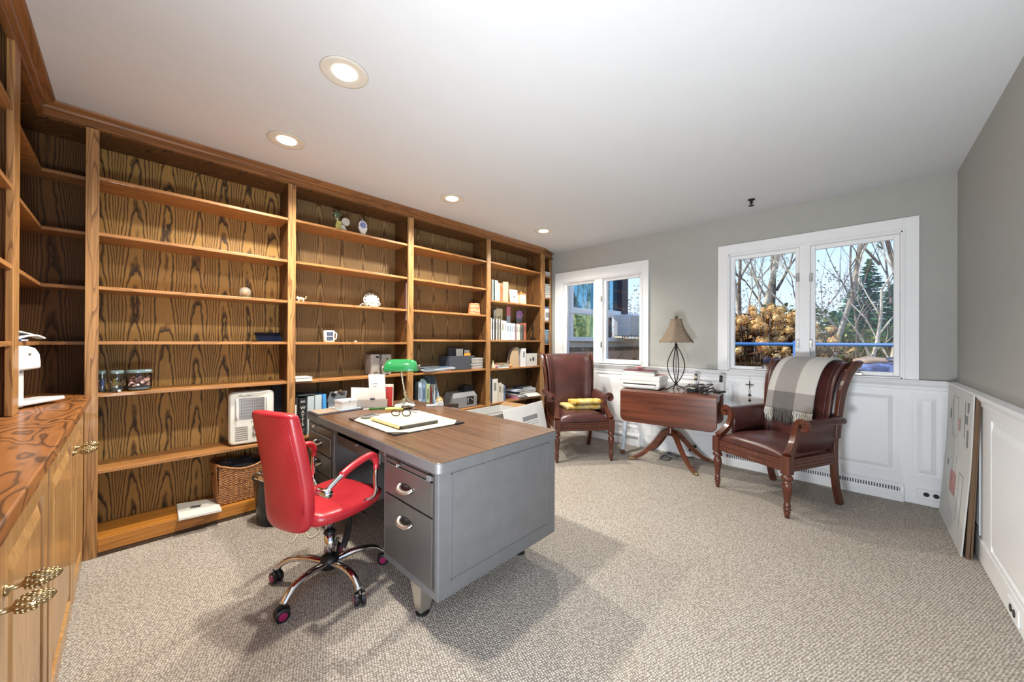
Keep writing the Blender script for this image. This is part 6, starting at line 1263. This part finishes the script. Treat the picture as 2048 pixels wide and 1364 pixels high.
# hydrangea
x, y = ray_xy(1520, 7.7)
t = thing('hydrangea_bush', 'golden dried hydrangea bush filling the left pane of the large window', 'bush', (x, y, GZ)); rng = random.Random(5)
HYD = gn('dried_hydrangea', (196, 146, 88), (244, 206, 144), (250, 230, 188), 14)
st = G(); bl = G(); lf = G(); heads = []
for i in range(230):
    a = rng.uniform(0, 2*PI); rr = rng.random()**.5*1.0; top = 2.2-.5*rr*rr-rng.random()*.95*(.4+.6*rng.random()); hx_, hy_ = rr*math.cos(a)*.85, rr*math.sin(a)*1.05
    heads.append((hx_, hy_, top)); st.tube(sp([(hx_*.15, hy_*.15, 0), (hx_*.6, hy_*.6, top*.5), (hx_, hy_, top)], 2), .009, 4, cap=False)
    R_h = rng.uniform(.045, .085)
    for k in range(40):
        d = Vector((rng.gauss(0, 1), rng.gauss(0, 1), rng.gauss(0, 1))).normalized(); c_ = Vector((hx_, hy_, top))+Vector((d.x*R_h, d.y*R_h, d.z*R_h*1.05)); a1 = d.cross(Vector((.3, .5, .8))).normalized()*.018; b1 = d.cross(a1).normalized()*.018
        bl.add([c_-a1, c_-b1+d*.012, c_+a1, c_+b1+d*.012], [(0, 1, 2, 3)])
    bl.ball((hx_, hy_, top), R_h*.72, n=8, m=6)
    for k in range(2): c_ = Vector((hx_, hy_, top-.12-.1*k)); o = Vector((rng.uniform(-1, 1), rng.uniform(-1, 1), rng.uniform(-.5, .2))).normalized(); s_ = o.cross(Vector((0, 0, 1))).normalized()*.07; lf.add([c_, c_+o*.12+s_, c_+o*.24, c_+o*.12-s_], [(0, 1, 2, 3)])
st.o('stems', BARK, t); bl.o('flower_heads', HYD, t); lf.o('dead_leaves', gn('dead_leaf', (70, 44, 30), (120, 80, 52)), t, kind='stuff')
# undergrowth
def thicket(label, name, cat, cx, cy, rx, ry, h, n, mat, seed, sz=.06):
    rng = random.Random(seed); g = G()
    for i in range(n):
        p = Vector((max(6.4, cx+rng.gauss(0, rx*.5)), cy+rng.uniform(-ry, ry), 0)); p.z = GZ+rng.random()**1.2*h*(1+.3*math.sin(p.y*1.3)); a = Vector([rng.uniform(-1, 1) for _ in range(3)]).normalized()*sz*rng.uniform(.5, 1.5); c_ = a.cross(Vector((rng.random(), rng.random(), rng.random()))).normalized()*sz*.6
        g.add([p-a, p+c_, p+a, p-c_], [(0, 1, 2, 3)])
    for i in range(n//14):
        p = Vector((max(6.6, cx+rng.gauss(0, rx*.5)), cy+rng.uniform(-ry, ry), GZ)); d = Vector((rng.uniform(-.5, .5), rng.uniform(-.6, .6), 1)).normalized(); L = h*rng.uniform(.6, 1.3); g.tube([p, p+d*L*.5, p+d*L+Vector((0, rng.uniform(-.2, .2), 0))], [.01, .007, .003], 4, cap=False)
    o = g.o(name, mat); tag(o, label, cat); o['kind'] = 'stuff'; return o
UND = gn('undergrowth', (84, 60, 42), (176, 140, 98), (214, 186, 146), 8); UNDG = gn('green_undergrowth', (70, 84, 50), (134, 146, 86), (186, 180, 120), 4)
thicket('brown tangled brush and dead leaves beyond the blue rail', 'brown_undergrowth', 'undergrowth', 9.6, -.5, 2.4, 7, 1.45, 15000, UND, 1, .05)
thicket('greenish brush growing below the evergreens', 'green_undergrowth', 'undergrowth', 11.4, -1.5, 1.6, 5, 1.9, 12000, UNDG, 2, .07)
thicket('hazy twiggy woods far beyond the evergreens', 'distant_woods', 'woods', 26, 0, 6, 24, 4.2, 26000, gn('far_twigs', (120, 116, 110), (170, 160, 150)), 3, .065)
# blue pipe rail
t = thing('blue_railing', 'bright blue pipe railing crossing outside the large window', 'railing', (6.15, 0, GZ)); BP = plain('blue_paint', (40, 104, 178), .4); zr = PX(1700, 690, 6.15).z-GZ
G().tube([(0, -6, zr-.005), (0, 1.45, zr+.006)], .022, 10).o('top_rail', BP, t, smooth=True)
yp = PX(1592, 700, 6.15).y
for yy in (yp, yp-3.1): G().cyl((0, yy, 0), (0, yy, zr+.05), .034).o('post', BP, t, smooth=True)
G().lathe([(.04, 0), (.05, .01), (.02, .02)], 16, (0, yp+.32, zr-.22), (-1, 0, 0)).o('round_cap', NAVY, t)
for k, yy in enumerate((yp-1.0, yp-2.1)): G().cyl((0, yy, .3), (0, yy, zr), .008).o('hanger_rod', DGREY, t)
# bags on the ground outside
x, y = ray_xy(1752, 5.6); zb = PX(1752, 742, 5.6).z
t = thing('blue_tarp_bag', 'blue and white bag with a tan top on the terrace wall outside the right pane', 'bag', (x, y, zb-.12)); blobg((0, 0, .12), (.16, .26, .10), .5, 24, 14).o('bag_body', plain('blue_white_tarp', (96, 114, 168), .6, var=.5, vs=14), t, smooth=True); blobg((.02, .02, .22), (.12, .16, .05), .4, 18, 10).o('tan_top', plain('tan_tarp', (160, 136, 118), .6, var=.3), t, smooth=True)
x2, y2 = ray_xy(1800, 5.6); t = thing('blue_bucket', 'dark blue bucket outside at the right edge of the large window', 'bucket', (x2, y2, zb-.12)); G().lathe([(.09, 0), (.12, .2), (.13, .2), (.13, .22), (.11, .22)], 24).o('bucket_body', plain('bucket_blue', (60, 74, 130), .5), t, smooth=True); G().lathe([(.13, .22), (.1, .27), (.01, .28)], 20).o('lid', NAVY, t, smooth=True)
tw_ = G().box(5.3, 5.95, -5, 2.2, GZ, zb-.12).o('terrace_wall', plain('terrace_stone', (150, 136, 120), .9, var=.3, vs=12)); tag(tw_, 'low stone terrace ledge outside below the large window', 'wall')
# neighbouring wing seen through the small window
WYN = 4.3; wg = thing('house_wing', 'neighbouring house wing with white framed windows seen through the small window', 'building', (0, WYN, 0))
def wz(u, v): return PY(u, v, WYN).z
def wx(u): return PY(u, 686, WYN).x
SID = plain('beige_siding', (212, 200, 182), .8, var=.08); SID2 = plain('salmon_siding', (212, 172, 144), .8, var=.1); STR = plain('brown_stripe', (120, 102, 86), .8)
xa, xb = 4.3, 14.0
sg_ = G()
wl0, wl1 = wx(1143), wx(1188.5); wr0, wr1 = wx(1207), wx(1240); z_s, z_m, z_t = wz(1165, 674), wz(1146, 618), 3.0
sg_.box(xa, xb, .0, .2, GZ, z_s-.02).box(xa, wl0, 0, .2, z_s-.02, 3.4).box(wx(1240)+.1, wx(1246), 0, .2, z_s, 3.4)
sg_.o('wall', SID, wg); G().box(xa, xb, -.02, 0, GZ, wz(1180, 702)).o('lower_wall', SID2, wg); G().box(xa, xb, -.035, 0, wz(1180, 702), wz(1180, 694)).o('stripe', STR, wg)
brk = G()
for i in range(12):
    for j in range(26): brk.box(xa+.1+i*.12+(j % 2)*.05, xa+.2+i*.12+(j % 2)*.05, -.014, 0, .9+j*.09, .97+j*.09)
brk.o('brickwork', plain('dark_brick', (96, 88, 82), .8, var=.5, vs=20), wg)
REFL = plain('sky_reflection_glass', (120, 180, 205), .03, metal=.85)  # blue tint puts a sky reflection into the pane colour
fr_ = G().box(wl0-.15, wr1+.1, -.06, 0, z_s-.09, z_s).box(wl0-.1, wr1+.1, -.07, 0, z_m-.09, z_m+.03).box(wl0-.08, wl0, -.05, 0, z_s, 3.2)
fr_.box(wl1, wr0, -.05, 0, z_s, 3.2).o('white_frame', WHITE, wg, bev=.005)
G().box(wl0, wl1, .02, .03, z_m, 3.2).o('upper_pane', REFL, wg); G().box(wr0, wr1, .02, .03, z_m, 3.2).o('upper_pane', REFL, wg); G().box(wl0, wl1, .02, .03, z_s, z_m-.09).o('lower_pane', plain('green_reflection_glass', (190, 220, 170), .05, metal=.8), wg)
G().box(wx(1240)-.1, wx(1240)+.22, -.1, .1, z_m, 3.4).o('dark_post', plain('dark_maroon_post', (56, 40, 48), .5), wg)
G().box(wx(1208), wx(1222), -.02, .0, z_s, z_m-.1).o('dark_recess', DGREY, wg)
a0, a1 = wx(1224), wx(1275); az0, az1 = wz(1250, 673), wz(1250, 633)
ac_ = thing('air_conditioner', 'white ribbed window air conditioner on the house wing outside', 'air conditioner', ((a0+a1)/2, WYN-.45, (az0+az1)/2)); aw, ah_ = (a1-a0)/2, (az1-az0)/2
G().box(-aw, aw, 0, .42, -ah_, ah_).o('case', plain('ac_grey', (206, 206, 208), .5), ac_, bev=.02); g = G(); 
for i in range(22): zz = -ah_+.03+i*(2*ah_-.06)/21; g.box(-aw+.03, aw-.02, -.012, 0, zz-.006, zz+.006)
g.o('louvres', WPLAS, ac_)
G().box(wx(1213), XW+11, -.08, 0, az1+.0, az1+.1).o('cross_rail', WHITE, wg)
